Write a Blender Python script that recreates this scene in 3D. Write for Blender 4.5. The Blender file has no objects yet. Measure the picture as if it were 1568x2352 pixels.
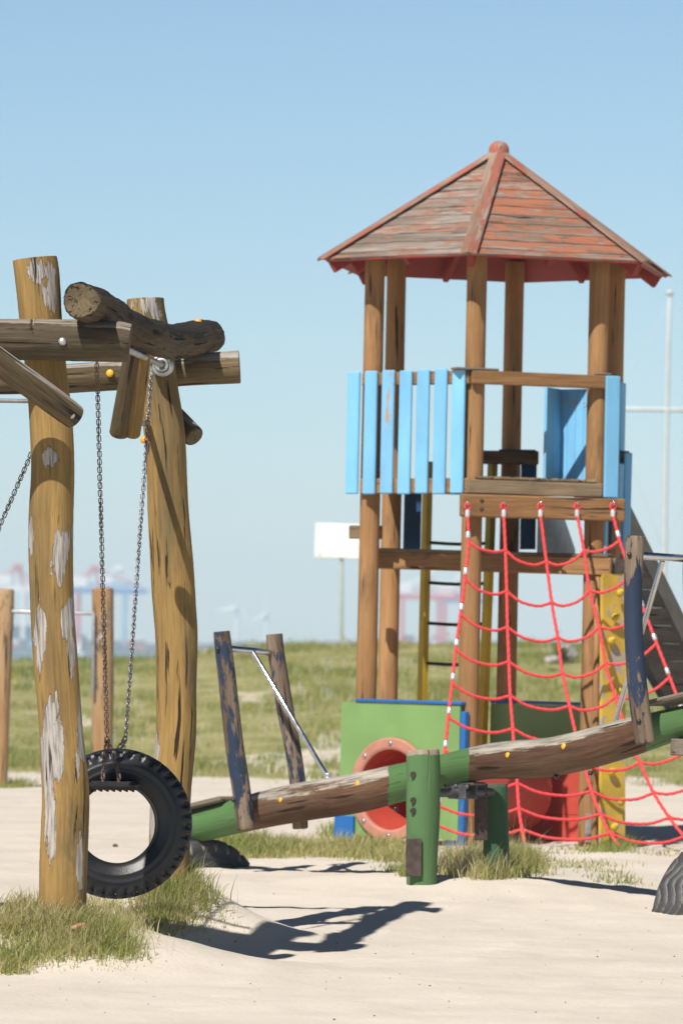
import bpy, bmesh, math, random
import numpy as np
from mathutils import Vector, Matrix

rnd = random.Random(7)
nrg = np.random.default_rng(11)
S = bpy.context.scene
COL = S.collection
PI = math.pi

# ------------------------------------------------------------------ camera
F = 12000.0            # focal length in units of a 1568 x 2352 frame
CAMZ = 1.6
PITCH = math.atan(314 / F)
ROLL = math.radians(0.80)
cam_d = bpy.data.cameras.new('camera')
cam = bpy.data.objects.new('camera', cam_d)
COL.objects.link(cam)
CM = (Matrix.Translation((0, 0, CAMZ)) @ Matrix.Rotation(PI / 2 + PITCH, 4, 'X')
      @ Matrix.Rotation(ROLL, 4, 'Z'))
cam.matrix_world = CM
cam_d.sensor_fit = 'VERTICAL'
cam_d.sensor_height = 36
cam_d.sensor_width = 24
cam_d.lens = 36 * F / 2352
cam_d.clip_start = 0.5
cam_d.clip_end = 40000
cam_d.dof.use_dof = True
cam_d.dof.focus_distance = 27.0
cam_d.dof.aperture_fstop = 5.2
S.camera = cam
R3 = CM.to_3x3()


def ray(px, py):
    return R3 @ Vector(((px - 784) / F, -(py - 1176) / F, -1.0))


def at(px, py, Y):
    d = ray(px, py)
    return Vector((0, 0, CAMZ)) + d * (Y / d.y)


# ------------------------------------------------------------------ noise + terrain
def vnoise(x, y, seed=0):
    """smooth value noise on arrays"""
    xi = np.floor(x).astype(np.int64); yi = np.floor(y).astype(np.int64)
    fx = x - xi; fy = y - yi
    fx = fx * fx * (3 - 2 * fx); fy = fy * fy * (3 - 2 * fy)

    def h(a, b):
        n = (a * 374761393 + b * 668265263 + seed * 974634777) & 0x7fffffff
        n = ((n ^ (n >> 13)) * 1274126177) & 0x7fffffff
        n = (n ^ (n >> 16)) & 0x7fffffff
        return (n % 100003) / 100003.0
    a = h(xi, yi); b = h(xi + 1, yi); c = h(xi, yi + 1); d = h(xi + 1, yi + 1)
    return (a * (1 - fx) + b * fx) * (1 - fy) + (c * (1 - fx) + d * fx) * fy


def fbm(x, y, seed=0, octs=4):
    s = 0; a = 1; t = 0
    for k in range(octs):
        s = s + a * vnoise(x * 2 ** k, y * 2 ** k, seed + k); t += a; a *= .5
    return s / t


def sstep(a, b, x):
    t = np.clip((x - a) / (b - a), 0, 1)
    return t * t * (3 - 2 * t)


def gauss(X, Y, x, y, sx, sy, a):
    return a * np.exp(-.5 * (((X - x) / sx) ** 2 + ((Y - y) / sy) ** 2))


def crest_z(X):
    return np.interp(X, [-60, -6, -3.6, -2.4, 0, 4, 60], [1.1, 1.27, 1.33, 1.50, 1.68, 1.72, 1.6])


def dike_start(X):
    return 58 + 7 * (fbm(X * .35 + 7, X * 0 + 3, 40) - .5)


def terrain(X, Y):
    X = np.asarray(X, float); Y = np.asarray(Y, float)
    z = .15 * sstep(28.3, 36.0, Y)
    z = z + gauss(X, Y, -1.55, 26.15, .62, .42, .29)
    z = z + gauss(X, Y, -.93, 28.8, .36, .36, .36)
    z = z + gauss(X, Y, .80, 33.1, .75, .55, .08)
    z = z + gauss(X, Y, 1.35, 37.4, .9, .7, .05)
    z = z - gauss(X, Y, -.72, 27.6, .55, .5, .10)
    ds = dike_start(X)
    up = sstep(ds, 94, Y) * (crest_z(X) - .15)
    up = up + (sstep(ds, ds + 4, Y) * (1 - sstep(85, 94, Y))) * .10 * (fbm(X * .5, Y * .25, 9) - .5)
    z = np.where(Y > ds, z + up, z)
    z = np.where(Y > 94, z - sstep(94, 128, Y) * (crest_z(X) + 6.0), z)
    near = 1 - sstep(50, 62, Y)
    lump = (fbm(X * 2.6, Y * 1.9, 3) - .5) * .036 + (fbm(X * 7, Y * 5, 5, 3) - .5) * .024
    z = z + lump * near + (1 - near) * (fbm(X * 3, Y * 2, 8) - .5) * .06
    return z


def tz(x, y):
    return float(terrain(np.array([x]), np.array([y]))[0])


_YS = np.arange(18.0, 110.0, .2)


def ground_at(px, py):
    d = ray(px, py)
    Xr = d.x / d.y * _YS; Zr = CAMZ + d.z / d.y * _YS
    df = Zr - terrain(Xr, _YS)
    k = np.nonzero(df < 0)[0]
    if len(k) == 0 or k[0] == 0: return None
    k = k[0]; y = _YS[k - 1] + .2 * df[k - 1] / (df[k - 1] - df[k])
    x = d.x / d.y * y
    return Vector((x, y, tz(x, y)))


def cover(X, Y):
    """0..1 how much turf covers the ground"""
    ds = dike_start(X)
    c = sstep(ds - 2.5, ds + 2.5, Y + 5 * (fbm(X * .9, Y * .35, 21) - .5))
    bare = fbm(X * .75 + 3, Y * .22, 33, 4)
    bare2 = sstep(.61, .70, bare) * sstep(96, 70, Y)
    return np.clip(c * (1 - .6 * bare2), 0, 1)


# ------------------------------------------------------------------ mesh builder
PM = {}     # object name -> world matrix of its local frame


class MB:
    def __init__(s):
        s.V = []; s.F = []; s.G = []; s.K = []; s.MI = []; s.SM = []; s.n = 0

    def add(s, V, Fs, G=None, K=None, mi=0, smooth=True):
        V = np.asarray(V, float).reshape(-1, 3)
        s.V.append(V)
        s.G.append(np.asarray(G, float).reshape(-1, 3) if G is not None else V.copy())
        s.K.append(np.asarray(K, float).reshape(-1) if K is not None else np.ones(len(V)))
        o = s.n
        for f in Fs:
            s.F.append([i + o for i in f])
        k = len(Fs)
        s.MI += list(mi) if hasattr(mi, '__len__') else [mi] * k
        s.SM += list(smooth) if hasattr(smooth, '__len__') else [smooth] * k
        s.n += len(V)
        return s

    def build(s, name, mats, parent=None, label=None):
        V = np.concatenate(s.V); G = np.concatenate(s.G); K = np.concatenate(s.K)
        M = PM[parent.name] if parent is not None else Matrix.Identity(4)
        Mi = np.array(M.inverted())
        V = V @ Mi[:3, :3].T + Mi[:3, 3]
        me = bpy.data.meshes.new(name)
        me.from_pydata(V.tolist(), [], s.F)
        me.polygons.foreach_set('use_smooth', s.SM)
        me.polygons.foreach_set('material_index', s.MI)
        a = me.attributes.new('grain', 'FLOAT_VECTOR', 'POINT'); a.data.foreach_set('vector', G.ravel())
        a = me.attributes.new('wear', 'FLOAT', 'POINT'); a.data.foreach_set('value', K)
        if not isinstance(mats, (list, tuple)): mats = [mats]
        for m in mats: me.materials.append(m)
        me.update()
        o = bpy.data.objects.new(name, me); COL.objects.link(o)
        if parent is not None: o.parent = parent
        PM[o.name] = M
        if label: o['label'] = label
        return o


def tag(o, label=None, cat=None, group=None, kind=None):
    if label: o['label'] = label
    if cat: o['category'] = cat
    if group: o['group'] = group
    if kind: o['kind'] = kind
    return o


def root(name, loc, label, cat, group=None, M=None):
    o = bpy.data.objects.new(name, None); COL.objects.link(o)
    o.empty_display_size = .2
    if M is None: M = Matrix.Translation(Vector(loc))
    o.matrix_world = M
    PM[o.name] = M
    return tag(o, label, cat, group)


def single(mb, name, mats, loc, label=None, cat=None, group=None, kind=None):
    """a top-level thing that is one mesh, its origin at loc"""
    me_par = bpy.data.objects.new('tmp', None)
    PM['tmp'] = Matrix.Translation(Vector(loc))

    class P: name = 'tmp'
    V0 = [v - np.array(loc) for v in mb.V]
    mb2 = MB(); mb2.__dict__.update(mb.__dict__); mb2.V = V0
    o = mb2.build(name, mats)
    o.location = loc
    bpy.data.objects.remove(me_par)
    return tag(o, label, cat, group, kind)


def catmull(P, sub):
    P = np.asarray(P, float)
    if len(P) == 2 and sub <= 1: return P
    Q = np.vstack([2 * P[0] - P[1], P, 2 * P[-1] - P[-2]])
    out = []
    for i in range(1, len(Q) - 2):
        p0, p1, p2, p3 = Q[i - 1], Q[i], Q[i + 1], Q[i + 2]
        for k in range(sub):
            t = k / sub
            out.append(.5 * ((2 * p1) + (-p0 + p2) * t + (2 * p0 - 5 * p1 + 4 * p2 - p3) * t * t
                             + (-p0 + 3 * p1 - 3 * p2 + p3) * t ** 3))
    out.append(Q[-2])
    return np.array(out)


def tube(mb, pts, rad, n=16, sub=6, lump=0.0, seed=0, mi=0, capmi=None, bevel=.25, maskf=None, freq=2.0,
         caps=True, rough=0.0, twist=0.0):
    """a log / pipe along pts; stores the along-the-grain coordinates"""
    pts = [list(p) for p in pts]
    if not hasattr(rad, '__len__'): rad = [rad] * len(pts)
    PR = catmull(np.hstack([np.array(pts, float), np.array(rad, float)[:, None]]), sub)
    P = PR[:, :3]; Rr = PR[:, 3]
    if caps and bevel > 0:
        def endring(P, Rr, first):
            i, j = (0, 1) if first else (-1, -2)
            d = P[j] - P[i]; L = np.linalg.norm(d); d = d / L
            b = min(bevel * Rr[i], .45 * L)
            rows = [(P[i], Rr[i] - b), (P[i] + d * b * .35, Rr[i] - b * .3), (P[i] + d * b, Rr[i])]
            return rows
        a = endring(P, Rr, True); b = endring(P, Rr, False)[::-1]
        P2 = [r[0] for r in a] + list(P[1:-1]) + [r[0] for r in b]
        R2 = [r[1] for r in a] + list(Rr[1:-1]) + [r[1] for r in b]
        P = np.array(P2); Rr = np.array(R2)
    m = len(P)
    T = np.gradient(P, axis=0)
    T /= np.linalg.norm(T, axis=1)[:, None] + 1e-12
    ref = np.array([0, 0, 1.0]) if abs(T[0][2]) < .8 else np.array([1.0, 0, 0])
    u = np.cross(T[0], ref); u /= np.linalg.norm(u)
    U = []
    for i in range(m):
        u = u - T[i] * np.dot(u, T[i]); u /= np.linalg.norm(u); U.append(u)
    U = np.array(U); W = np.cross(T, U)
    L = np.concatenate([[0], np.cumsum(np.linalg.norm(np.diff(P, axis=0), axis=1))])
    ang = np.arange(n) * 2 * PI / n
    rg = np.random.default_rng(abs(int(seed)) + 1)
    ca, sa = np.cos(ang), np.sin(ang)
    A, LL = np.meshgrid(ang, L)
    d = np.zeros_like(A)
    if lump:
        for k in range(5):
            ka = int(rg.integers(1, 4)); kl = freq * (1 + k) * rg.uniform(.5, 1.3); ph = rg.uniform(0, 6.3, 2)
            d += np.sin(ka * A + ph[0]) * np.sin(kl * LL + ph[1]) / (1 + k * .6)
        d *= lump
    if twist: d += .13 * np.cos(3 * A - LL * twist)
    if rough:
        d += rough * (rg.random(A.shape) - .5)
    RR = Rr[:, None] * (1 + d)
    X = P[:, None, :] + RR[..., None] * (ca[None, :, None] * U[:, None, :] + sa[None, :, None] * W[:, None, :])
    off = rg.uniform(-20, 20, 3)
    G = np.stack([RR * np.cos(A) + off[0], RR * np.sin(A) + off[1], LL + off[2]], -1)
    if maskf is not None:
        K = maskf(LL / L[-1], X.reshape(-1, 3)).reshape(-1) if maskf.__code__.co_argcount >= 2 else maskf(LL / L[-1]).reshape(-1)
    else:
        K = np.ones(m * n)
    Fs = []
    for i in range(m - 1):
        for j in range(n):
            k = (j + 1) % n
            Fs.append([i * n + j, i * n + k, (i + 1) * n + k, (i + 1) * n + j])
    V = X.reshape(-1, 3); Gv = G.reshape(-1, 3)
    mis = [mi] * len(Fs); sm = [True] * len(Fs)
    if caps:
        cm = mi if capmi is None else capmi
        for i in (0, m - 1):
            V = np.vstack([V, X[i], P[i][None]])
            g = np.stack([Rr[i] * ca + off[0], Rr[i] * sa + off[1], np.full(n, L[i] * 1.0 + off[2])], -1)
            Gv = np.vstack([Gv, g, [[off[0], off[1], L[i] + off[2]]]])
            K = np.concatenate([K, K[i * n:(i + 1) * n], [K[i * n:(i + 1) * n].mean()]])
            b0 = len(V) - n - 1; c = len(V) - 1
            for j in range(n):
                k = (j + 1) % n
                Fs.append([b0 + j, c, b0 + k] if i == 0 else [b0 + j, b0 + k, c])
                mis.append(cm); sm.append(False)
    mb.add(V, Fs, Gv, K, mis, sm)
    return mb


def box(mb, c, ax, ay, az, dx, dy, dz, bev=.006, mi=0, mask=1.0, jit=0):
    """box of size dx,dy,dz along unit vectors ax,ay,az; the longest side takes the grain"""
    ax, ay, az = Vector(ax).normalized(), Vector(ay).normalized(), Vector(az).normalized()
    b = min(bev, .4 * min(dx, dy, dz))
    bm = bmesh.new()
    bmesh.ops.create_cube(bm, size=1)
    for v in bm.verts: v.co = Vector((v.co.x * dx, v.co.y * dy, v.co.z * dz))
    if b > 0:
        bmesh.ops.bevel(bm, geom=list(bm.edges), offset=b, segments=1, affect='EDGES', profile=.5)
    L = np.array([v.co[:] for v in bm.verts]); Fs = [[v.index for v in f.verts] for f in bm.faces]
    bm.verts.index_update()
    bm.free()
    order = np.argsort([dx, dy, dz])
    off = np.array([rnd.uniform(-20, 20) for _ in range(3)])
    G = L[:, order] + off
    M = np.array([ax[:], ay[:], az[:]])
    if jit: L = L + nrg.uniform(-jit, jit, L.shape)
    V = L @ M + np.array(Vector(c)[:])
    mb.add(V, Fs, G, np.full(len(V), mask), mi, False)
    return mb


def plank(mb, p0, p1, w, t, wdir, **k):
    """board from p0 to p1; width w along wdir, thickness t across"""
    p0, p1 = Vector(p0), Vector(p1); a = (p1 - p0); L = a.length; a.normalize()
    wd = Vector(wdir); wd = (wd - a * wd.dot(a)).normalized()
    return box(mb, (p0 + p1) / 2, a, wd, a.cross(wd), L, w, t, **k)


def prism(mb, poly, n, t, mi=0, mask=1.0, smooth=False):
    """polygon (list of points) thickened by t along n (both ways t/2)"""
    n = Vector(n).normalized() * (t / 2)
    P = [Vector(p) for p in poly]; k = len(P)
    V = [p + n for p in P] + [p - n for p in P]
    Fs = [list(range(k)), list(range(2 * k - 1, k - 1, -1))]
    for i in range(k):
        j = (i + 1) % k
        Fs.append([i, i + k, j + k, j])
    a = (P[1] - P[0]).normalized(); b = n.normalized().cross(a); off = [rnd.uniform(-20, 20) for _ in range(3)]
    G = [((v - P[0]).dot(b) + off[0], (v - P[0]).dot(n.normalized()) + off[1], (v - P[0]).dot(a) + off[2]) for v in V]
    mb.add([v[:] for v in V], Fs, G, [mask] * (2 * k), mi, smooth)
    return mb


def ball(mb, c, r, ax=(0, 0, 1), squash=1.0, n=10, m=6, mi=0, mask=1.0):
    ax = Vector(ax).normalized()
    u = ax.orthogonal().normalized(); w = ax.cross(u); c = Vector(c)
    V = [c + ax * r * squash]
    for i in range(1, m):
        th = PI * i / m
        for j in range(n):
            a = 2 * PI * j / n
            V.append(c + ax * (math.cos(th) * r * squash) + (u * math.cos(a) + w * math.sin(a)) * (r * math.sin(th)))
    V.append(c - ax * r * squash)
    Fs = [[0, 1 + j, 1 + (j + 1) % n] for j in range(n)]
    for i in range(m - 2):
        for j in range(n):
            k = (j + 1) % n; o = 1 + i * n
            Fs.append([o + j, o + n + j, o + n + k, o + k])
    e = len(V) - 1; o = 1 + (m - 2) * n
    Fs += [[o + j, e, o + (j + 1) % n] for j in range(n)]
    mb.add([v[:] for v in V], Fs, None, [mask] * len(V), mi, True)
    return mb


def torus(mb, c, ax, R, r, n=16, m=8, mi=0, stretch=None):
    """stretch = (dir, length): elongates the ring into a chain link"""
    ax = Vector(ax).normalized(); c = Vector(c)
    if stretch: u = Vector(stretch[0]).normalized()
    else: u = ax.orthogonal().normalized()
    u = (u - ax * u.dot(ax)).normalized()
    w = ax.cross(u); V = []
    for i in range(n):
        a = 2 * PI * i / n
        d = u * math.cos(a) + w * math.sin(a)
        o = c + d * R
        if stretch: o += u * (stretch[1] / 2 * (1 if math.cos(a) >= 0 else -1))
        for j in range(m):
            b = 2 * PI * j / m
            V.append((o + d * (r * math.cos(b)) + ax * (r * math.sin(b)))[:])
    Fs = []
    for i in range(n):
        for j in range(m):
            i2 = (i + 1) % n; j2 = (j + 1) % m
            Fs.append([i * m + j, i2 * m + j, i2 * m + j2, i * m + j2])
    mb.add(V, Fs, None, None, mi, True)
    return mb


def chain(mb, a, b, pitch=.0225, wire=.0028, half=.0096, seed=0):
    a, b = Vector(a), Vector(b); d = b - a; L = d.length; d.normalize()
    n = max(1, round(L / pitch)); p = L / n
    rg = random.Random(seed)
    u0 = d.cross(Vector((0, 1, 0)))
    if u0.length < .05: u0 = d.cross(Vector((1, 0, 0)))
    u0.normalize(); w0 = d.cross(u0)
    tw = rg.uniform(-.15, .15)
    for i in range(n):
        tw = .85 * tw + rg.uniform(-.12, .12)
        th = tw + (PI / 2 if i % 2 else 0) + PI / 2 + .1
        ax = u0 * math.cos(th) + w0 * math.sin(th)
        c = a + d * (p * (i + .5)) + u0 * rg.uniform(-.001, .001)
        torus(mb, c, ax, half, wire, n=12, m=6, stretch=(d, p + 2 * wire * 1.9 - 2 * half + .001 + half * .35))
    return mb


# ------------------------------------------------------------------ materials
def newmat(name):
    m = bpy.data.materials.new(name); m.use_nodes = True
    nt = m.node_tree; nt.nodes.clear()
    out = nt.nodes.new('ShaderNodeOutputMaterial'); b = nt.nodes.new('ShaderNodeBsdfPrincipled')
    nt.links.new(b.outputs[0], out.inputs['Surface'])
    return m, nt, b


def NN(nt, t, **kw):
    n = nt.nodes.new(t)
    for k, v in kw.items(): setattr(n, k, v)
    return n


def lk(nt, a, b): nt.links.new(a, b)


def mth(nt, op, a, b=None, clamp=False):
    n = nt.nodes.new('ShaderNodeMath'); n.operation = op; n.use_clamp = clamp
    for i, v in enumerate((a, b)):
        if v is None: continue
        if isinstance(v, (int, float)): n.inputs[i].default_value = v
        else: nt.links.new(v, n.inputs[i])
    return n.outputs[0]


def mixc(nt, fac, a, b, blend='MIX'):
    n = nt.nodes.new('ShaderNodeMix'); n.data_type = 'RGBA'; n.blend_type = blend; n.clamp_factor = True
    if isinstance(fac, (int, float)): n.inputs[0].default_value = fac
    else: nt.links.new(fac, n.inputs[0])
    for s, v in ((6, a), (7, b)):
        if isinstance(v, (tuple, list)): n.inputs[s].default_value = (*v[:3], 1)
        else: nt.links.new(v, n.inputs[s])
    return n.outputs[2]


def ramp(nt, fac, lo, hi):
    n = nt.nodes.new('ShaderNodeMapRange'); n.interpolation_type = 'SMOOTHSTEP'
    nt.links.new(fac, n.inputs[0]); n.inputs[1].default_value = lo; n.inputs[2].default_value = hi
    return n.outputs[0]


def noise(nt, vec, scale, detail=4, rough=.55, sc=(1, 1, 1), dist=0.0):
    mp = nt.nodes.new('ShaderNodeMapping'); mp.inputs['Scale'].default_value = sc
    nt.links.new(vec, mp.inputs[0])
    n = nt.nodes.new('ShaderNodeTexNoise'); n.inputs['Scale'].default_value = scale
    n.inputs['Detail'].default_value = detail; n.inputs['Roughness'].default_value = rough
    n.inputs['Distortion'].default_value = dist
    nt.links.new(mp.outputs[0], n.inputs['Vector'])
    return n.outputs[0]


def grainvec(nt):
    a = NN(nt, 'ShaderNodeAttribute', attribute_name='grain')
    oi = nt.nodes.new('ShaderNodeObjectInfo')
    c = nt.nodes.new('ShaderNodeCombineXYZ')
    k = mth(nt, 'MULTIPLY', oi.outputs['Random'], 37.0)
    for i in range(3): nt.links.new(k, c.inputs[i])
    v = nt.nodes.new('ShaderNodeVectorMath'); v.operation = 'ADD'
    nt.links.new(a.outputs['Vector'], v.inputs[0]); nt.links.new(c.outputs[0], v.inputs[1])
    return v.outputs[0]


def wood(name, c1, c2, crack=(.035, .022, .014), cr=.5, patch=None, paint=None, top=None, rough=.85, bump=.5,
         fine=.35, gs=1.0, spec=.2, stain=None, attr_patch=False):
    """patch=(colour, threshold, scale); paint=(colour, flake amplitude, scale) where 'wear' is high;
    top=(colour, threshold) for the weather side that faces up"""
    m, nt, b = newmat(name)
    g = grainvec(nt)
    big = noise(nt, g, 5 * gs, 5, .6, (1, 1, .14))
    col = mixc(nt, ramp(nt, big, .32, .68), c1, c2)
    if stain:
        sn = noise(nt, g, stain[2], 6, .7, (1, 1, .22), .5)
        col = mixc(nt, mth(nt, 'MULTIPLY', ramp(nt, sn, stain[1] - .05, stain[1] + .06), .8), col, stain[0])
    fn = noise(nt, g, 70 * gs, 5, .65, (1, 1, .045))
    lo = 1 - fine
    fc = nt.nodes.new('ShaderNodeMapRange'); nt.links.new(fn, fc.inputs[0])
    fc.inputs[1].default_value = .3; fc.inputs[2].default_value = .7; fc.inputs[3].default_value = lo
    fc.inputs[4].default_value = 1.12
    hv = nt.nodes.new('ShaderNodeVectorMath'); hv.operation = 'SCALE'
    lk(nt, col, hv.inputs[0]); lk(nt, fc.outputs[0], hv.inputs['Scale'])
    col = hv.outputs[0]
    height = fn
    if patch:
        pn = noise(nt, g, patch[2], 8, .72, (1, 1, .2), .5)
        if attr_patch:
            aw = NN(nt, 'ShaderNodeAttribute', attribute_name='wear')
            pn = mth(nt, 'ADD', aw.outputs['Fac'], mth(nt, 'MULTIPLY', mth(nt, 'SUBTRACT', pn, .5), 2.6))
        pf = ramp(nt, pn, patch[1], patch[1] + .02)
        pst = noise(nt, g, 90, 3, .6, (1, 1, .06))
        pc = mixc(nt, ramp(nt, pst, .3, .62), tuple(x * .42 for x in patch[0]), patch[0])
        edge = mth(nt, 'MULTIPLY', ramp(nt, pn, patch[1] - .022, patch[1]), mth(nt, 'SUBTRACT', 1.0, pf))
        col = mixc(nt, mth(nt, 'MULTIPLY', edge, .75), col, tuple(x * .22 for x in c1))
        col = mixc(nt, pf, col, pc)
        height = mth(nt, 'SUBTRACT', height, mth(nt, 'MULTIPLY', pf, 1.2))
    if top:
        ge = nt.nodes.new('ShaderNodeNewGeometry')
        sx = nt.nodes.new('ShaderNodeSeparateXYZ'); lk(nt, ge.outputs['Normal'], sx.inputs[0])
        tn = noise(nt, g, 9, 6, .7, (1, 1, .12))
        v = mth(nt, 'ADD', sx.outputs[2], mth(nt, 'MULTIPLY', mth(nt, 'SUBTRACT', tn, .5), 1.6))
        tf = ramp(nt, v, top[1] - .06, top[1] + .06)
        tst = noise(nt, g, 80, 4, .6, (1, 1, .05))
        tc = mixc(nt, ramp(nt, tst, .3, .65), tuple(x * .45 for x in top[0]), top[0])
        col = mixc(nt, tf, col, tc)
    if cr:
        cn = noise(nt, g, 30 * gs, 4, .55, (1, 1, .045), .4)
        cf = ramp(nt, cn, .395, .335)
        cl = noise(nt, g, 6, 2, .5, (1, 1, .3))
        cf = mth(nt, 'MULTIPLY', cf, ramp(nt, cl, .62 - .3 * cr, .72 - .3 * cr))
        col = mixc(nt, cf, col, crack)
        height = mth(nt, 'SUBTRACT', height, mth(nt, 'MULTIPLY', cf, 2.0))
    if paint:
        at_ = NN(nt, 'ShaderNodeAttribute', attribute_name='wear')
        pn = noise(nt, g, paint[2], 7, .72, (1, 1, .25), .4)
        v = mth(nt, 'ADD', mth(nt, 'SUBTRACT', at_.outputs['Fac'], .5),
                mth(nt, 'MULTIPLY', mth(nt, 'SUBTRACT', pn, .5), paint[1]))
        pf = ramp(nt, v, -.03, .03)
        vn = noise(nt, g, 3.0, 3, .5, (1, 1, .3))
        pc = mixc(nt, ramp(nt, vn, .3, .7), tuple(x * .86 for x in paint[0]), paint[0])
        gn = noise(nt, g, 45, 4, .6, (1, 1, .05))
        pc = mixc(nt, mth(nt, 'MULTIPLY', ramp(nt, gn, .60, .75), .25), pc, tuple(x * .5 for x in paint[0]))
        col = mixc(nt, pf, col, pc)
        height = mth(nt, 'ADD', height, mth(nt, 'MULTIPLY', pf, .5))
        rr = nt.nodes.new('ShaderNodeMapRange'); lk(nt, pf, rr.inputs[0])
        rr.inputs[3].default_value = rough; rr.inputs[4].default_value = min(rough, .6)
        lk(nt, rr.outputs[0], b.inputs['Roughness'])
    else:
        b.inputs['Roughness'].default_value = rough
    oi = nt.nodes.new('ShaderNodeObjectInfo'); tr_ = nt.nodes.new('ShaderNodeMapRange'); lk(nt, oi.outputs['Random'], tr_.inputs[0])
    tr_.inputs[3].default_value = .88; tr_.inputs[4].default_value = 1.06
    dn = noise(nt, g, 2.6, 6, .7, (1, 1, .5)); dr_ = nt.nodes.new('ShaderNodeMapRange'); lk(nt, dn, dr_.inputs[0])
    dr_.inputs[1].default_value = .3; dr_.inputs[2].default_value = .7; dr_.inputs[3].default_value = .86; dr_.inputs[4].default_value = 1.08
    hv2 = nt.nodes.new('ShaderNodeVectorMath'); hv2.operation = 'SCALE'; lk(nt, col, hv2.inputs[0])
    lk(nt, mth(nt, 'MULTIPLY', tr_.outputs[0], dr_.outputs[0]), hv2.inputs['Scale'])
    col = hv2.outputs[0]
    lk(nt, col, b.inputs['Base Color'])
    b.inputs['Specular IOR Level'].default_value = spec
    bp = nt.nodes.new('ShaderNodeBump'); bp.inputs['Strength'].default_value = bump
    bp.inputs['Distance'].default_value = .006
    lk(nt, height, bp.inputs['Height']); lk(nt, bp.outputs[0], b.inputs['Normal'])
    return m


def plain(name, c, rough=.6, metal=0.0, var=.25, scale=8, c2=None, thr=.55, bump=0, spec=.4, obj=True):
    """paint, plastic, rubber, metal with mottling (and an optional second colour in spots)"""
    m, nt, b = newmat(name)
    tc = nt.nodes.new('ShaderNodeTexCoord')
    v = tc.outputs['Object']
    n = noise(nt, v, scale, 5, .6)
    col = mixc(nt, ramp(nt, n, .3, .7), tuple(x * (1 - var) for x in c), tuple(min(1, x * (1 + var * .4)) for x in c))
    if c2:
        n2 = noise(nt, v, scale * 2.3, 6, .7)
        col = mixc(nt, ramp(nt, n2, thr, thr + .06), col, c2)
    lk(nt, col, b.inputs['Base Color'])
    rn = nt.nodes.new('ShaderNodeMapRange'); lk(nt, n, rn.inputs[0])
    rn.inputs[3].default_value = max(.04, rough - .12); rn.inputs[4].default_value = min(1, rough + .12)
    lk(nt, rn.outputs[0], b.inputs['Roughness'])
    b.inputs['Metallic'].default_value = metal
    b.inputs['Specular IOR Level'].default_value = spec
    if bump:
        f = noise(nt, v, scale * 12, 4, .6)
        bp = nt.nodes.new('ShaderNodeBump'); bp.inputs['Strength'].default_value = bump
        bp.inputs['Distance'].default_value = .003
        lk(nt, f, bp.inputs['Height']); lk(nt, bp.outputs[0], b.inputs['Normal'])
    return m


M_post_peel = wood('peeling_log', (.215, .140, .055), (.375, .235, .078), cr=.72, patch=((.44, .40, .36), .63, 13.0), attr_patch=True, bump=.9, fine=.30, stain=((.17, .125, .06), .57, 2.4))
M_post_gold = wood('golden_log', (.25, .16, .058), (.38, .24, .08), cr=.75, bump=.8, fine=.36, patch=((.46, .38, .28), .69, 5), stain=((.17, .125, .06), .55, 2.4))
M_beam_grey = wood('weathered_log', (.080, .062, .040), (.155, .120, .076), cr=1.1, top=((.29, .245, .19), .72), bump=1.0, fine=.5, stain=((.07, .055, .035), .55, 4))
M_beam_bark = wood('dark_bark_log', (.085, .062, .038), (.145, .108, .066), cr=1.2, top=((.042, .037, .028), .36), bump=1.8, fine=.55)
M_beam_pale = wood('pale_log', (.125, .092, .050), (.225, .165, .090), cr=1.0, top=((.40, .36, .31), .56), bump=.9, fine=.45, stain=((.10, .075, .04), .57, 4))
M_end = wood('log_end_grain', (.12, .092, .055), (.20, .155, .09), cr=1.2, bump=.9, fine=.45, gs=1.6)
M_tower_post = wood('tower_post_wood', (.30, .160, .068), (.40, .22, .095), cr=.45, bump=.35, fine=.24, stain=((.20, .115, .055), .60, 3))
M_tower_wood = wood('tower_board_wood', (.25, .130, .055), (.34, .185, .08), cr=.7, bump=.5, fine=.38, stain=((.14, .09, .05), .60, 4))
M_tower_grey = wood('tower_grey_board', (.19, .135, .08), (.31, .225, .14), cr=.9, bump=.6, fine=.45, stain=((.11, .085, .055), .56, 5))
M_blue = wood('light_blue_paint', (.35, .26, .2), (.45, .36, .3), cr=.1, paint=((.20, .50, .76), 1.30, 7), bump=.2, rough=.6, spec=.35)
M_blue_worn = wood('worn_blue_paint', (.35, .24, .18), (.45, .34, .28), cr=.3, paint=((.21, .50, .76), 2.3, 9), bump=.3, rough=.6, spec=.35)
M_deepblue = wood('deep_blue_paint', (.1, .1, .1), (.12, .12, .12), cr=0, paint=((.018, .14, .42), .9, 6), bump=.1, rough=.5, spec=.4)
M_navy = wood('navy_paint', (.1, .1, .1), (.12, .12, .12), cr=0, paint=((.025, .085, .22), .9, 6), bump=.1, rough=.5, spec=.4)
M_roof_red = wood('roof_boards_red', (.24, .160, .115), (.38, .285, .235), cr=.8, paint=((.39, .155, .090), 3.2, 16), bump=.7, fine=.5)
M_roof_grey = wood('roof_boards_grey', (.215, .17, .135), (.39, .33, .285), cr=.9, paint=((.36, .165, .105), 3.2, 16), bump=.8, fine=.5)
M_hip = wood('roof_hip_red', (.27, .17, .12), (.40, .29, .22), cr=.7, paint=((.39, .135, .095), 2.8, 14), bump=.7, fine=.45)
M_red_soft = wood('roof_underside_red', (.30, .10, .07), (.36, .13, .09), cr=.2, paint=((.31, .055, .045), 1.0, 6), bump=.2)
M_see_beam = wood('seesaw_log', (.105, .055, .032), (.19, .115, .07), cr=.7, top=((.46, .41, .34), .46), paint=((.10, .20, .07), .55, 8), bump=.8, fine=.45, stain=((.17, .07, .04), .60, 4))
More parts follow.
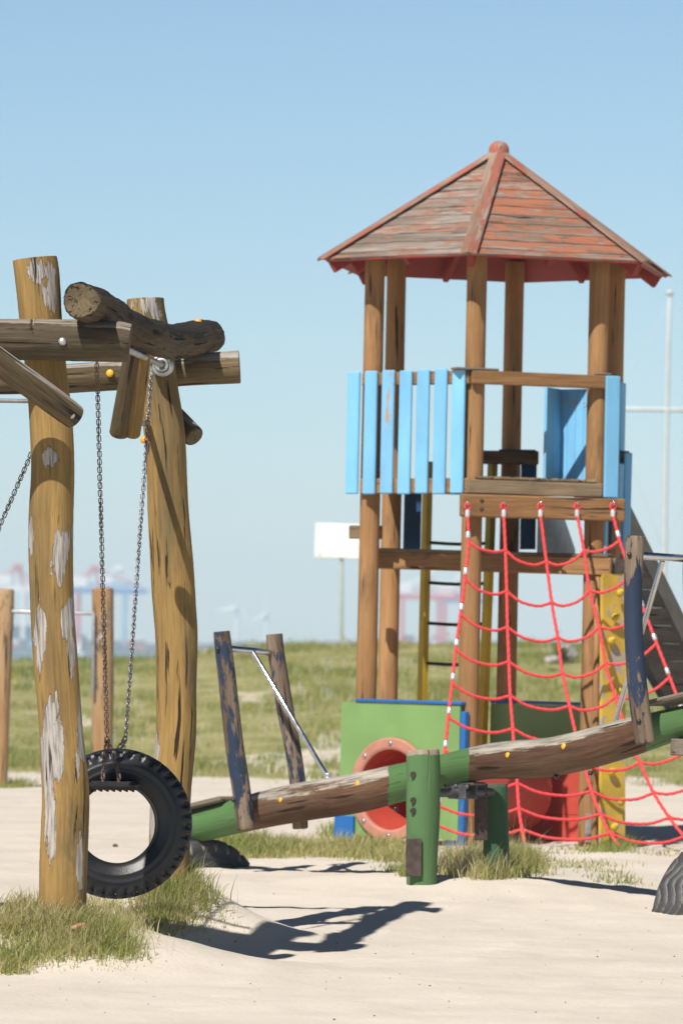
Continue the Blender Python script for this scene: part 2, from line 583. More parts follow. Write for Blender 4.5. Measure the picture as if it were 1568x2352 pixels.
M_see_green = wood('green_painted_log', (.34, .27, .2), (.42, .35, .27), cr=.7, paint=((.105, .205, .08), 1.35, 9), bump=.7, fine=.3)
M_see_shade = wood('shade_tinted_green_log', (.1, .1, .07), (.14, .13, .09), cr=.6, paint=((.045, .105, .05), 1.1, 9), bump=.6, fine=.3)  # rear pivot post: shade put into the colour as a darker green
M_handle = wood('worn_blue_handle', (.14, .095, .065), (.33, .25, .18), cr=.6, paint=((.030, .046, .085), 2.8, 14), bump=.7, fine=.45)
M_grey_plank = wood('grey_plank', (.14, .115, .09), (.24, .20, .155), cr=.8, bump=.7, fine=.4)
M_slide_plank = wood('slide_plank', (.105, .088, .07), (.17, .14, .115), cr=.5, bump=.5, fine=.35)
M_bar_post = wood('bar_post_wood', (.32, .18, .08), (.45, .32, .19), cr=.7, patch=((.55, .48, .41), .57, 3), bump=.7, fine=.3)
M_green = plain('green_panel_paint', (.185, .315, .105), .55, var=.12, scale=2.5, c2=(.15, .14, .07), thr=.74)
M_red_tube = plain('red_tunnel_plastic', (.52, .075, .050), .5, var=.18, scale=3, c2=(.55, .16, .10), thr=.62)
M_flange = plain('faded_red_flange', (.46, .20, .14), .65, var=.2, scale=6, c2=(.52, .34, .26), thr=.62)
M_yellow = plain('yellow_paint', (.52, .36, .02), .5, var=.2, scale=4, c2=(.26, .2, .08), thr=.66)
M_yellow_worn = plain('worn_yellow_board', (.54, .36, .045), .6, var=.25, scale=4, c2=(.34, .31, .27), thr=.535)
M_cap = plain('yellow_cap', (.80, .40, .02), .4, var=.1)
M_cap_orange = plain('orange_cap', (.78, .33, .04), .4, var=.1)
M_rope = plain('red_rope', (.72, .060, .065), .7, var=.15, scale=60, bump=.6)
M_ferrule = plain('aluminium_ferrule', (.78, .78, .80), .35, metal=.6, var=.1)
M_steel = plain('brushed_steel', (.62, .62, .63), .22, metal=1, var=.1, scale=20)
M_steel_dull = plain('dull_steel', (.42, .42, .42), .45, metal=.85, var=.2, scale=15)
M_galv = plain('galvanised_steel', (.5, .52, .53), .45, metal=.8, var=.2, scale=20)
M_chain = plain('dark_chain_steel', (.20, .185, .20), .32, metal=.9, var=.3, scale=60)
M_chain_rust = plain('rusty_chain_steel', (.17, .115, .09), .5, metal=.6, var=.4, scale=60)
M_rust = plain('rusted_iron', (.085, .06, .05), .7, metal=.3, var=.4, scale=20, c2=(.20, .09, .04), thr=.62)
M_dark_steel = plain('dark_bracket_steel', (.13, .13, .135), .55, metal=.5, var=.3, scale=20)
M_slide_rim = plain('tarnished_slide_rim', (.21, .19, .165), .55, metal=.25, var=.25, scale=6)
M_bolt = plain('black_bolt', (.02, .02, .02), .25, var=.1)
M_rung = plain('dark_rung_steel', (.045, .035, .025), .5, metal=.3, var=.2)
M_rubber = plain('tyre_rubber', (.012, .012, .014), .40, var=.3, scale=9, bump=.35, spec=.5)
M_rubber_dusty = plain('dusty_tyre_rubber', (.050, .050, .052), .6, var=.3, scale=9, bump=.3, c2=(.10, .095, .085), thr=.66)
def dusty():
    m = plain('dusty_tyre_rubber', (.050, .051, .054), .6, var=.3, scale=9, bump=.3, c2=(.09, .085, .075), thr=.66)
    nt = m.node_tree; b = [n for n in nt.nodes if n.type == 'BSDF_PRINCIPLED'][0]
    src = b.inputs['Base Color'].links[0].from_socket
    a = NN(nt, 'ShaderNodeAttribute', attribute_name='wear')
    lk(nt, mixc(nt, a.outputs['Fac'], (.23, .205, .165), src), b.inputs['Base Color'])
    return m


M_rubber_dusty = dusty()
M_white = plain('white_board', (.85, .85, .83), .5, var=.04)
M_polew = plain('white_pole_paint', (.55, .58, .59), .4, var=.08)
M_poleg = plain('grey_pole_paint', (.42, .46, .42), .5, var=.1)
M_rock = plain('pale_rock', (.42, .39, .36), .9, var=.4, scale=6, bump=.8)
M_brick = plain('brick_fragment', (.52, .26, .17), .9, var=.25, scale=20, bump=.6)
M_scratch = plain('pale_scratch', (.42, .40, .46), .8, var=.1)


def leafmat(name, cols):
    """per-blade colour: 'wear' (0..1) picks along green - straw"""
    m, nt, b = newmat(name)
    a = NN(nt, 'ShaderNodeAttribute', attribute_name='wear')
    r = nt.nodes.new('ShaderNodeValToRGB')
    e = r.color_ramp.elements
    e[0].position = 0; e[0].color = (*cols[0], 1); e[1].position = 1; e[1].color = (*cols[-1], 1)
    for i, c in enumerate(cols[1:-1]):
        k = e.new((i + 1) / (len(cols) - 1)); k.color = (*c, 1)
    lk(nt, a.outputs['Fac'], r.inputs[0]); lk(nt, r.outputs[0], b.inputs['Base Color'])
    b.inputs['Roughness'].default_value = .6; b.inputs['Specular IOR Level'].default_value = .25
    out = [n for n in nt.nodes if n.type == 'OUTPUT_MATERIAL'][0]
    tr = nt.nodes.new('ShaderNodeBsdfTranslucent'); lk(nt, r.outputs[0], tr.inputs[0])
    mx = nt.nodes.new('ShaderNodeMixShader'); mx.inputs[0].default_value = .42
    lk(nt, b.outputs[0], mx.inputs[1]); lk(nt, tr.outputs[0], mx.inputs[2]); lk(nt, mx.outputs[0], out.inputs[0])
    return m


M_grass = leafmat('tuft_grass', [(.16, .23, .05), (.25, .29, .07), (.37, .345, .12), (.50, .425, .22), (.60, .52, .33)])
M_meadow = leafmat('dike_grass', [(.17, .225, .055), (.235, .275, .07), (.33, .325, .115), (.46, .41, .20), (.56, .50, .30)])
M_flower = leafmat('wildflower_petals', [(.75, .55, .02), (.8, .65, .03), (.82, .82, .78), (.85, .85, .8)])


def sandmat():
    m, nt, b = newmat('sand_and_turf')
    g = nt.nodes.new('ShaderNodeNewGeometry'); p = g.outputs['Position']
    a = noise(nt, p, .9, 5, .6)
    col = mixc(nt, ramp(nt, a, .3, .7), (.545, .485, .405), (.620, .555, .470))
    gr = noise(nt, p, 75, 4, .8)
    col = mixc(nt, mth(nt, 'MULTIPLY', ramp(nt, gr, .56, .72), .34), col, (.22, .17, .12))
    gl = noise(nt, p, 60, 3, .7)
    col = mixc(nt, mth(nt, 'MULTIPLY', ramp(nt, gl, .66, .76), .35), col, (.75, .70, .62))
    sp = noise(nt, p, 14, 6, .75)
    col = mixc(nt, mth(nt, 'MULTIPLY', ramp(nt, sp, .66, .74), .22), col, (.33, .26, .19))
    cv = NN(nt, 'ShaderNodeAttribute', attribute_name='turf')
    tn = noise(nt, p, 2.2, 6, .7)
    tv = mth(nt, 'ADD', cv.outputs['Fac'], mth(nt, 'MULTIPLY', mth(nt, 'SUBTRACT', tn, .5), .9))
    tn2 = noise(nt, p, 1.1, 5, .65)
    turf = mixc(nt, ramp(nt, tn2, .35, .65), (.21, .215, .075), (.34, .305, .145))
    col = mixc(nt, ramp(nt, tv, .30, .70), col, turf)
    lk(nt, col, b.inputs['Base Color']); b.inputs['Roughness'].default_value = .95
    b.inputs['Specular IOR Level'].default_value = .15
    h1 = noise(nt, p, 22, 5, .65); h2 = noise(nt, p, 130, 3, .6)
    h = mth(nt, 'ADD', mth(nt, 'MULTIPLY', h1, .75), mth(nt, 'MULTIPLY', h2, .22))
    bp = nt.nodes.new('ShaderNodeBump'); bp.inputs['Strength'].default_value = .55; bp.inputs['Distance'].default_value = .02
    lk(nt, h, bp.inputs['Height']); lk(nt, bp.outputs[0], b.inputs['Normal'])
    return m


def watermat():
    m, nt, b = newmat('sea_water')
    b.inputs['Base Color'].default_value = (.035, .075, .115, 1); b.inputs['Roughness'].default_value = .25
    g = nt.nodes.new('ShaderNodeNewGeometry')
    n = noise(nt, g.outputs['Position'], .25, 5, .65, (1, .4, 1))
    bp = nt.nodes.new('ShaderNodeBump'); bp.inputs['Strength'].default_value = .8; bp.inputs['Distance'].default_value = .6
    lk(nt, n, bp.inputs['Height']); lk(nt, bp.outputs[0], b.inputs['Normal'])
    return m


# ------------------------------------------------------------------ ground, water, far bank
def axis(parts):
    out = []
    for a, b, s in parts:
        out += list(np.arange(a, b - 1e-9, s))
    out.append(parts[-1][1])
    return np.array(out)


xs = axis([(-9000, -1000, 2000), (-1000, -100, 150), (-100, -20, 16), (-20, -8, 1.5), (-8, -3.2, .3), (-3.2, 3.6, .06),
           (3.6, 8, .3), (8, 20, 1.5), (20, 100, 16), (100, 1000, 150), (1000, 9000, 2000)])
ys = axis([(-30, 14, 4), (14, 20.4, .5), (20.4, 40, .075), (40, 60, .25), (60, 100, .3), (100, 140, 2), (140, 400, 40),
           (400, 2000, 400), (2000, 4600, 650)])
GX, GY = np.meshgrid(xs, ys)
GZ = terrain(GX, GY)
nx, ny = len(xs), len(ys)
idx = np.arange(nx * ny).reshape(ny, nx)
quads = np.stack([idx[:-1, :-1], idx[:-1, 1:], idx[1:, 1:], idx[1:, :-1]], -1).reshape(-1, 4)
me = bpy.data.meshes.new('ground')
me.vertices.add(nx * ny); me.vertices.foreach_set('co', np.stack([GX, GY, GZ], -1).ravel())
me.loops.add(quads.size); me.loops.foreach_set('vertex_index', quads.ravel())
me.polygons.add(len(quads)); me.polygons.foreach_set('loop_start', np.arange(len(quads)) * 4)
me.polygons.foreach_set('use_smooth', np.ones(len(quads), bool))
at_t = me.attributes.new('turf', 'FLOAT', 'POINT'); at_t.data.foreach_set('value', cover(GX, GY).ravel())
me.update(calc_edges=True); me.validate()
me.materials.append(sandmat())
ground = bpy.data.objects.new('ground', me); COL.objects.link(ground)
tag(ground, 'pale trodden sand running back to a low grassy dike', 'ground', kind='structure')

mb = MB(); mb.add([(-9000, 105, -3), (9000, 105, -3), (9000, 4590, -3), (-9000, 4590, -3)], [[0, 1, 2, 3]], smooth=False)
w = mb.build('water', watermat()); tag(w, 'strip of blue grey sea beyond the dike', 'water', kind='structure')

M_bank = plain('far_bank_land', (.045, .065, .05), .9, var=.4, scale=.02)
mb = MB()
bx = np.linspace(-900, 900, 181)
bh = 3 + 9 * np.clip(fbm(bx * .02, bx * 0, 71) - .35, 0, 1)
V = []; Fs = []
for i, x in enumerate(bx):
    V += [(x, 3000, -3.4), (x, 3004, -.5), (x, 3120, -.3 + 0 * bh[i]), (x, 3140, bh[i]), (x, 3300, bh[i] * .8), (x, 3320, -3.4)]
for i in range(len(bx) - 1):
    for k in range(5):
        Fs.append([i * 6 + k, (i + 1) * 6 + k, (i + 1) * 6 + k + 1, i * 6 + k + 1])
mb.add(V, Fs, smooth=False)
o = mb.build('far_shore', M_bank); tag(o, 'dark low shore on the horizon across the water', 'shore', kind='structure')

# ------------------------------------------------------------------ swing frame
p1 = at(142, 2090, 26.05)
SW = root('swing_frame', (p1.x, p1.y, tz(p1.x, p1.y)),
          'tall swing frame of weathered golden logs with peeling front post', 'swing frame')


def logpx(rows, Y, deep=None):
    """rows of (x, y, width) in the photograph's frame at distance Y (or a list of distances)"""
    P, Rr = [], []
    for i, (x, y, w) in enumerate(rows):
        yy = Y[i] if hasattr(Y, '__len__') else Y
        P.append(at(x, y, yy)); Rr.append(w / 2 * yy / F)
    return P, Rr


rows = [(80, 594, 102), (84, 630, 103), (92, 730, 98), (106, 850, 95), (117, 980, 99), (122, 1080, 100), (119, 1200, 103), (121, 1350, 101),
        (127, 1500, 102), (138, 1650, 100), (149, 1800, 108), (148, 1900, 110), (145, 2000, 110), (143, 2090, 108), (143, 2220, 110)]
P, Rr = logpx(rows, 26.05)
PEEL = [(142, 1270, 24, 82, .2), (92, 1462, 16, 88, .05), (158, 1420, 20, 60, .1), (166, 1500, 12, 60, 0), (120, 1720, 26, 120, .05), (116, 1900, 13, 130, 0),
        (185, 1690, 14, 95, 0), (110, 1050, 26, 26, 0), (92, 622, 40, 34, 0), (112, 680, 22, 50, 0), (70, 1230, 8, 50, 0), (182, 1960, 9, 100, 0)]


def frame_px(X):
    A = np.array(CM.inverted()); Q = X @ A[:3, :3].T + A[:3, 3]
    return 784 + F * Q[:, 0] / -Q[:, 2], 1176 - F * Q[:, 1] / -Q[:, 2]


def peel(t, X, L=None, yc=26.06):
    px, py = frame_px(X); k = np.zeros(len(X))
    for (cx, cy, rx, ry, sl_) in (L or PEEL):
        dx = (px - cx - sl_ * (cy - py)) / rx; dy = (py - cy) / ry
        v = np.clip(1.12 - .52 * (dx * dx + np.abs(dy) ** 1.3), 0, 1)
        if cy < 720 or cy == 1050: v = v * .74
        k = np.maximum(k, v)
    return k * (X[:, 1] < yc)


mb = MB(); tube(mb, P, Rr, n=48, sub=14, lump=.034, seed=3, capmi=1, bevel=.26, freq=3, rough=.010, maskf=peel)
mb.build('post', [M_post_peel, M_end], SW, 'front post with bare white patches where the surface has peeled')
rows = [(334, 686, 88), (336, 720, 92), (352, 800, 90), (364, 880, 86), (377, 985, 92), (383, 1100, 92), (392, 1250, 94), (400, 1380, 98),
        (405, 1460, 98), (406, 1550, 95), (405, 1650, 93), (399, 1750, 93), (392, 1850, 96), (389, 1950, 98), (388, 2020, 98), (388, 2140, 98)]
P, Rr = logpx(rows, 28.7)
PEEL2 = [(334, 702, 46, 30, 0), (352, 712, 22, 46, 0), (357, 1722, 9, 48, 0), (348, 1870, 8, 60, 0), (340, 1395, 5, 30, 0)]
mb = MB(); tube(mb, P, Rr, n=44, sub=12, lump=.034, seed=5, capmi=1, bevel=.26, freq=2.6, rough=.008, maskf=lambda t, X: peel(t, X, PEEL2, 28.75))
mb.build('post', [M_post_peel, M_end], SW)
# the two posts of the other end, left of the frame
for (X, Y, s) in ((-4.6, 26.05, 8), (-4.3, 28.75, 9)):
    g = tz(X, Y)
    mb = MB(); tube(mb, [(X - .05, Y, 3.5), (X, Y, 2.3), (X + .03, Y, 1.2), (X - .02, Y, g - .3)], [.1, .105, .11, .12], n=24, sub=8,
                    lump=.03, seed=s, capmi=1, bevel=.16)
    mb.build('post', [M_post_gold, M_end], SW)
pA0 = Vector((-4.9, 25.84, at(0, 779, 25.84).z + .02))
P, Rr = logpx([(0, 779, 95), (80, 779, 95), (150, 781, 96), (225, 782, 95), (270, 783, 94), (299, 786, 88)], 25.84)
mb = MB(); tube(mb, [pA0, (pA0 + P[0]) / 2 + Vector((0, 0, -.02))] + P, [.1, .102] + Rr, n=28, sub=8, lump=.035, seed=12, capmi=1, bevel=.38, rough=.02)
mb.build('cross_beam', [M_beam_grey, M_end], SW)
P, Rr = logpx([(0, 873, 66), (120, 870, 68), (200, 866, 68), (300, 859, 70), (420, 851, 72), (500, 846, 75), (551, 843, 76)], 28.9)
pB0 = Vector((-4.7, 28.9, P[0].z - .1))
mb = MB(); tube(mb, [pB0, (pB0 + P[0]) / 2] + P, [.09, .085] + Rr, n=26, sub=8, lump=.035, seed=14, capmi=1, bevel=.40, rough=.01)
mb.build('cross_beam', [M_beam_pale, M_end], SW)
P, Rr = logpx([(187, 690, 86), (228, 708, 86), (275, 742, 82), (318, 762, 80), (375, 783, 80), (413, 784, 80), (450, 776, 80), (482, 772, 74)],
              [25.52, 26.0, 26.7, 27.2, 27.95, 28.4, 28.8, 29.2])
mb = MB(); tube(mb, P, Rr, n=40, sub=12, lump=.045, seed=17, capmi=1, bevel=.1, freq=4, rough=.075)
mb.build('top_log', [M_beam_bark, M_end], SW, 'dark log with rough bark lying across both beams')
P, Rr = logpx([(0, 832, 62), (85, 893, 62), (140, 934, 61), (172, 958, 58)], [25.58, 25.68, 25.76, 25.82])
mb = MB(); tube(mb, [P[0] + (P[0] - P[2]) * 1.2] + P, [Rr[0]] + Rr, n=24, sub=8, lump=.02, seed=20, capmi=1, bevel=.3)
br = mb.build('brace', [M_beam_pale, M_end], SW)
P, Rr = logpx([(350, 905, 50), (405, 960, 50), (447, 1004, 50)], [29.0, 28.95, 28.85])
mb = MB(); tube(mb, P, Rr, n=20, sub=6, lump=.02, seed=22, capmi=1, bevel=.15)
mb.build('brace', [M_beam_grey, M_end], SW)
for (r, s, m) in (([(311, 790, 46), (292, 900, 47), (274, 998, 48)], 24, M_beam_pale), ([(330, 790, 40), (317, 900, 40), (303, 1000, 40)], 26, M_post_gold)):
    P, Rr = logpx(r, [27.6, 27.75, 27.9])
    mb = MB(); tube(mb, P, Rr, n=18, sub=6, lump=.03, seed=s, capmi=1, bevel=.25, rough=.015)
    mb.build('hanger_log', [m, M_end], SW)
# steel axle from front beam to the flange on the rear post, and the tube left of the front post
mb = MB(); tube(mb, [at(258, 788, 25.95), at(372, 838, 28.52)], .0165, n=14, sub=1, bevel=.1)
ax = mb.build('steel_axle', M_steel_dull, SW)
mb = MB(); c = at(372, 838, 28.5); axd = (at(365, 838, 28.5) - at(285, 800, 26.6)).normalized()
torus(mb, c, axd, .048, .011, n=20, m=8); torus(mb, c - axd * .02, axd, .03, .009, n=18, m=8)
tube(mb, [c + axd * .02, c + axd * .07], .062, n=20, sub=1, bevel=.1)
mb.build('flange', M_galv, SW)
mb = MB(); tube(mb, [at(-300, 916, 26.3), at(100, 922, 26.3)], .011, n=12, sub=1, bevel=.1)
mb.build('steel_tube', M_steel_dull, SW)
mb = MB(); tube(mb, [at(300, 970, 27.9), at(338, 972, 28.6)], .018, n=12, sub=1, bevel=.1)
mb.build('spacer_tube', M_steel_dull, SW)
for (x, y, Y) in ((144, 784, 25.735), (164, 953, 25.745)):
    mb = MB(); ball(mb, at(x, y, Y), .021, (0, -1, .1), .55); mb.build('bolt', M_galv, SW)
for (x, y, Y, m) in ((253, 857, 28.8, M_cap), (331, 1010, 28.6, M_cap_orange), (436, 788, 28.62, M_cap_orange), (470, 775, 28.95, M_cap_orange), (233, 692, 25.97, M_cap_orange),
                     (455, 740, 28.8, M_cap_orange)):
    mb = MB(); ball(mb, at(x, y, Y), .022, (-.1, -1, .1), .5); mb.build('bolt_cap', m, SW)


# ------------------------------------------------------------------ tyres
def tyre(mb, c, axis_, r0, r1, w, lug='side', seed=0, wear=1.0):
    """closed tyre section spun round axis_; lug pattern pressed into tread and shoulder"""
    axis_ = Vector(axis_).normalized()
    u = axis_.cross(Vector((0, 0, 1))).normalized(); v = u.cross(axis_)
    c = Vector(c); h = w / 2; D = r1 - r0
    prof = []   # (r, a, kind)
    side = [(0, .62), (.03, .74), (.14, .88), (.32, .99), (.36, 1.03), (.40, .985), (.46, 1.0), (.52, 1.0), (.56, 1.03), (.60, .975), (.66, .98), (.74, .94)]
    for t, k in side: prof.append((r0 + D * t, h * k, 0))
    prof.append((r0 + D * .80, h * .965, 1)); prof.append((r0 + D * .90, h * .91, 1)); prof.append((r0 + D * .965, h * .82, 2))
    K = 34
    for i in range(K + 1):
        a = .74 - 1.48 * i / K
        prof.append((r1 - D * .02 * abs(a) ** 2, h * a, 2))
    prof += [(r, -a, k) for r, a, k in prof[13::-1]]
    inner = [(r0 + D * .05, -h * .5, 0), (r0 + D * .4, -h * .82, 0), (r0 + D * .8, -h * .78, 0), (r0 + D * .88, 0, 0),
             (r0 + D * .8, h * .78, 0), (r0 + D * .4, h * .82, 0), (r0 + D * .05, h * .5, 0)]
    prof += inner
    N = 264; m = len(prof)
    V = np.zeros((N, m, 3)); KW = np.ones((N, m))
    for i in range(N):
        th = 2 * PI * i / N
        d = u * math.cos(th) + v * math.sin(th)
        for j, (r, a, k) in enumerate(prof):
            dr = 0; da = 0
            if lug == 'side':
                q = (i * 40 / N) % 1
                if k == 1 and q < .34: da = -.016 if a > 0 else .016
                if k == 2:
                    if q < .34 and abs(a) > h * .5: dr = -.016
                    elif abs(abs(a) - h * .3) < h * .07: dr = -.01
            elif lug == 'block':
                s = a / h
                q = (i * 26 / N + .35 * abs(((s * 1.5) % 2) - 1)) % 1
                if k >= 1 and q < .22: dr = -.025
                zz = s + .16 * (abs(((i * 26 / N) % 1) * 2 - 1) - .5)
                if k == 2 and (abs(zz - .35) < .09 or abs(zz + .35) < .09): dr = -.025
            else:
                s = a / h
                zz = s + .13 * math.sin(2 * PI * i * 14 / N)
                if k >= 1:
                    q = ((zz + 1.05) / .34) % 1
                    if q < .26: dr = -.03
            if dr < -.02: KW[i, j] = 0
            V[i, j] = (c + d * (r + dr) + axis_ * (a + da))[:]
    Fs = []
    for i in range(N):
        i2 = (i + 1) % N
        for j in range(m):
            j2 = (j + 1) % m
            Fs.append([i * m + j, i * m + j2, i2 * m + j2, i2 * m + j])
    mb.add(V.reshape(-1, 3), Fs, None, KW.ravel(), 0, True)


def tyre_swing(dx, label, top1, top2, full=True):
    tc = at(268, 1892, 27.3) + Vector((dx, 0, 0))
    T = root('tire_swing', tc, label, 'tire swing', 'tire swings hung in the log frame')
    mb = MB(); axv = Vector((.10, -1, .05))
    tyre(mb, tc, axv, .205, .392, .23, 'side'); mb.build('tire', M_rubber, T)
    # seat plate through the crown of the tyre
    mb = MB(); sc = at(258, 1802, 27.3) + Vector((dx, 0, 0))
    f = Vector((-.10, 1, 0)).normalized(); r = Vector((1, .10, 0)).normalized()
    box(mb, sc, r, f, (0, 0, 1), .255, .50, .045, bev=.018)
    for k in range(7):
        box(mb, sc + r * (-.10 + k * .033) - Vector((0, 0, .026)), r, f, (0, 0, 1), .012, .44, .012, bev=.002)
    mb.build('seat_plate', M_rubber, T)
    ends = {}
    for side, yo in (('front', -.22), ('back', .22)):
        for s in (-.06, .022) if side == 'front' else (-.045, .04):
            e = sc + f * yo + r * s + Vector((0, 0, .045))
            mb = MB(); torus(mb, e, (1, .5, 0), .017, .006, n=14, m=6)
            tube(mb, [e - Vector((0, 0, .018)), e - Vector((0, 0, .03))], .011, n=10, sub=1)
            mb.build('eye_bolt', M_chain_rust, T)
            ends.setdefault(side, []).append(e + Vector((0, 0, .012)))
    for side, top, m, jn in (('front', top1, M_chain_rust, (246, 1690)), ('back', top2, M_chain, (289, 1690))):
        Yj = (27.3 + (-.2 if side == 'front' else .2))
        j = at(jn[0], jn[1], Yj) + Vector((dx, 0, 0))
        mb = MB()
        chain(mb, top, j, seed=4 + (side == 'back'))
        for e in ends[side]: chain(mb, j - Vector((0, 0, .01)), e, seed=9)
        mb.build('chain', m if side == 'front' else M_chain, T)
    mb = MB(); ball(mb, top2 + Vector((0, 0, .0)), .018, (1, 0, 0), .6); torus(mb, top2 + Vector((0, 0, .03)), (1, 0, 0), .024, .006, n=14, m=6)
    mb.build('shackle', M_galv, T)
    return T


tyre_swing(0, 'black ribbed tire hanging on two chains between the log posts', at(222, 800, 25.98), at(348, 858, 28.0))
tyre_swing(-1.02, 'tire swing mostly out of view, its chain slanting down behind the peeling post', at(95, 990, 26.3), at(-60, 880, 28.0))

# ------------------------------------------------------------------ seesaw
SX0 = 1055; SZ0 = 32.87
BD = Vector((.676, -.737, 0)); PD = Vector((.737, .676, 0))


def bz(x): return SZ0 - .003 * (x - SX0)


pv = at(975, 2015, bz(975) - .1)
SE = root('seesaw', (pv.x, pv.y, tz(pv.x, pv.y)), 'log seesaw with green pivot post, its left end resting low', 'seesaw')
rows = [(395, 1913, 70), (440, 1902, 72), (530, 1878, 78), (624, 1856, 86), (720, 1839, 90), (819, 1821, 92), (930, 1795, 86), (1010, 1774, 80),
        (1107, 1751, 80), (1180, 1744, 88), (1266, 1737, 90), (1350, 1721, 92), (1425, 1700, 90), (1500, 1678, 82), (1568, 1659, 74), (1660, 1634, 72), (1730, 1616, 70)]
P, Rr = logpx(rows, [bz(r[0]) for r in rows])


def seemask(t, X):
    # green paint at both ends and round the pivot, bare wood between
    d = CM.inverted()
    A = np.array(d)
    Q = X @ A[:3, :3].T + A[:3, 3]
    px = 784 + F * Q[:, 0] / -Q[:, 2]
    g = np.maximum.reduce([sstep(566, 550, px), sstep(1474, 1490, px), sstep(885, 898, px) * sstep(1085, 1068, px)])
    return g


mb = MB(); tube(mb, P, Rr, n=32, sub=10, lump=.02, seed=31, bevel=.2, maskf=seemask, rough=.01)
mb.build('beam', M_see_beam, SE)
front = [(970, 1722, 74), (971, 1740, 77), (972, 1800, 78), (971, 1880, 77), (969, 1950, 73), (968, 2015, 70), (968, 2080, 70)]
P, Rr = logpx(front, SZ0 - .23)
mb = MB(); tube(mb, P, Rr, n=28, sub=8, lump=.018, seed=33, bevel=.14, rough=.008,
                maskf=lambda t: .93 - .9 * sstep(.06, 0, t) - .25 * sstep(.75, .95, t))
fp = mb.build('pivot_post', M_see_green, SE)
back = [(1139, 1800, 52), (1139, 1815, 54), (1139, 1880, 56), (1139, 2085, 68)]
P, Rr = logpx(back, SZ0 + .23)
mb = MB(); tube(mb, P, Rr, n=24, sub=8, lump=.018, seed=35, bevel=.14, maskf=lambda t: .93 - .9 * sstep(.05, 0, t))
bpp = mb.build('pivot_post', M_see_shade, SE)
mb = MB(); plank(mb, at(1104, 1800, SZ0 + .10), at(1104, 1930, SZ0 + .10), .085, .012, (1, .2, 0), bev=.003); mb.build('iron_plate', M_rust, bpp)
mb = MB(); plank(mb, at(950, 1926, SZ0 - .345), at(949, 2013, SZ0 - .345), .098, .012, (1, 0, 0), bev=.003)
ip = mb.build('iron_plate', M_rust, fp)
for (x, y) in ((948, 1779), (948, 1838), (948, 1862)):
    mb = MB(); torus(mb, at(x, y, SZ0 - .326), (.1, -1, 0), .014, .006, n=14, m=6); ball(mb, at(x, y, SZ0 - .325), .012, (0, -1, 0), .4)
    mb.build('bolt_hole', M_rust, fp)
c = at(1062, 1806, SZ0)
mb = MB()
box(mb, c + Vector((0, 0, .02)), BD, PD, (0, 0, 1), .30, .12, .02)
box(mb, c + PD * .05 - Vector((0, 0, .03)), BD, PD, (0, 0, 1), .16, .014, .10)
box(mb, c - PD * .05 - Vector((0, 0, .03)), BD, PD, (0, 0, 1), .16, .014, .10)
tube(mb, [c - PD * .26 - Vector((0, 0, .04)), c + PD * .30 - Vector((0, 0, .04))], .028, n=14, sub=1)
for s in (-.1, 0, .1): ball(mb, c + BD * s - PD * .062 + Vector((0, 0, .0)), .016, -PD, .6)
mb.build('pivot_bracket', M_dark_steel, SE)
for (f_, b_, zf, zb, cb, dg) in (
        ([(509, 1450, 38), (512, 1480, 40), (518, 1530, 41), (527, 1610, 42), (540, 1720, 43), (552, 1800, 43), (565, 1906, 42)],
         [(630, 1456, 38), (633, 1490, 39), (643, 1550, 39), (657, 1640, 39), (671, 1715, 38), (683, 1800, 37), (689, 1904, 36)], 33.98, 34.30,
         ((522, 1490), (632, 1500)), ((578, 1493), (753, 1786))),
        ([(1457, 1231, 42), (1456, 1262, 44), (1453, 1330, 43), (1453, 1440, 44), (1460, 1550, 45), (1470, 1640, 46), (1481, 1708, 46)],
         [(1590, 1236, 42), (1588, 1330, 43), (1594, 1450, 44), (1605, 1560, 44), (1618, 1700, 44)], 31.18, 31.56,
         ((1470, 1276), (1588, 1284)), ((1520, 1288), (1406, 1676)))):
    P, Rr = logpx(f_, zf)
    mb = MB(); tube(mb, P, Rr, n=22, sub=8, lump=.03, seed=int(zf * 10), bevel=.2, rough=.012,
                    maskf=(lambda t: .44 + .16 * np.sin(t * 9 + 1) - .35 * sstep(.1, 0, t)) if zf > 33 else (lambda t: .30 + .48 * sstep(.12, .3, t) * sstep(.85, .6, t)))
    hp = mb.build('handle_post', M_handle, SE)
    bl = ((500, 1491), (536, 1838)) if f_[0][0] < 600 else ((1444, 1274), (1466, 1657))
    for (x, y) in bl:
        mb = MB(); ball(mb, at(x, y, zf - .056), .015, (-.3, -1, 0), .8); mb.build('bolt', M_bolt, hp)
    P, Rr = logpx(b_, zb)
    mb = MB(); tube(mb, P, Rr, n=22, sub=8, lump=.03, seed=int(zb * 10), bevel=.2, rough=.012,
                    maskf=lambda t: .40 + .12 * np.sin(t * 7 + 2) - .35 * sstep(.1, 0, t))
    mb.build('handle_post', M_handle, SE)
    mb = MB(); a, b = at(*cb[0], zf), at(*cb[1], zb); tube(mb, [a, b], .023, n=16, sub=1, bevel=.1); mb.build('grip_bar', M_steel, SE)
    s0 = at(*dg[0], .5 * (zf + zb)); s1 = at(*dg[1], bz(dg[1][0]) - .02)
    mb = MB(); tube(mb, [s0, s1], .0165, n=16, sub=1, bevel=.1); mb.build('stay_tube', M_steel, SE)
    mb = MB(); ball(mb, s1, .03, (0, 0, 1), .3); tube(mb, [s1, s1 + Vector((0, 0, .03))], .022, n=14, sub=1); mb.build('stay_foot', M_galv, SE)
for (x0, y0, x1, y1) in ((402, 1866, 534, 1834), (1512, 1616, 1700, 1572)):
    a, b = at(x0, y0, bz(x0)), at(x1, y1, bz(x1))
    mb = MB(); plank(mb, a, b, .24, .035, PD, bev=.01); mb.build('seat', M_grey_plank, SE)
a = at(1585, 1728, bz(1585)); mb = MB(); box(mb, a + Vector((0, 0, .03)), BD, PD, (0, 0, 1), .16, .2, .10); mb.build('buffer_block', M_grey_plank, SE)
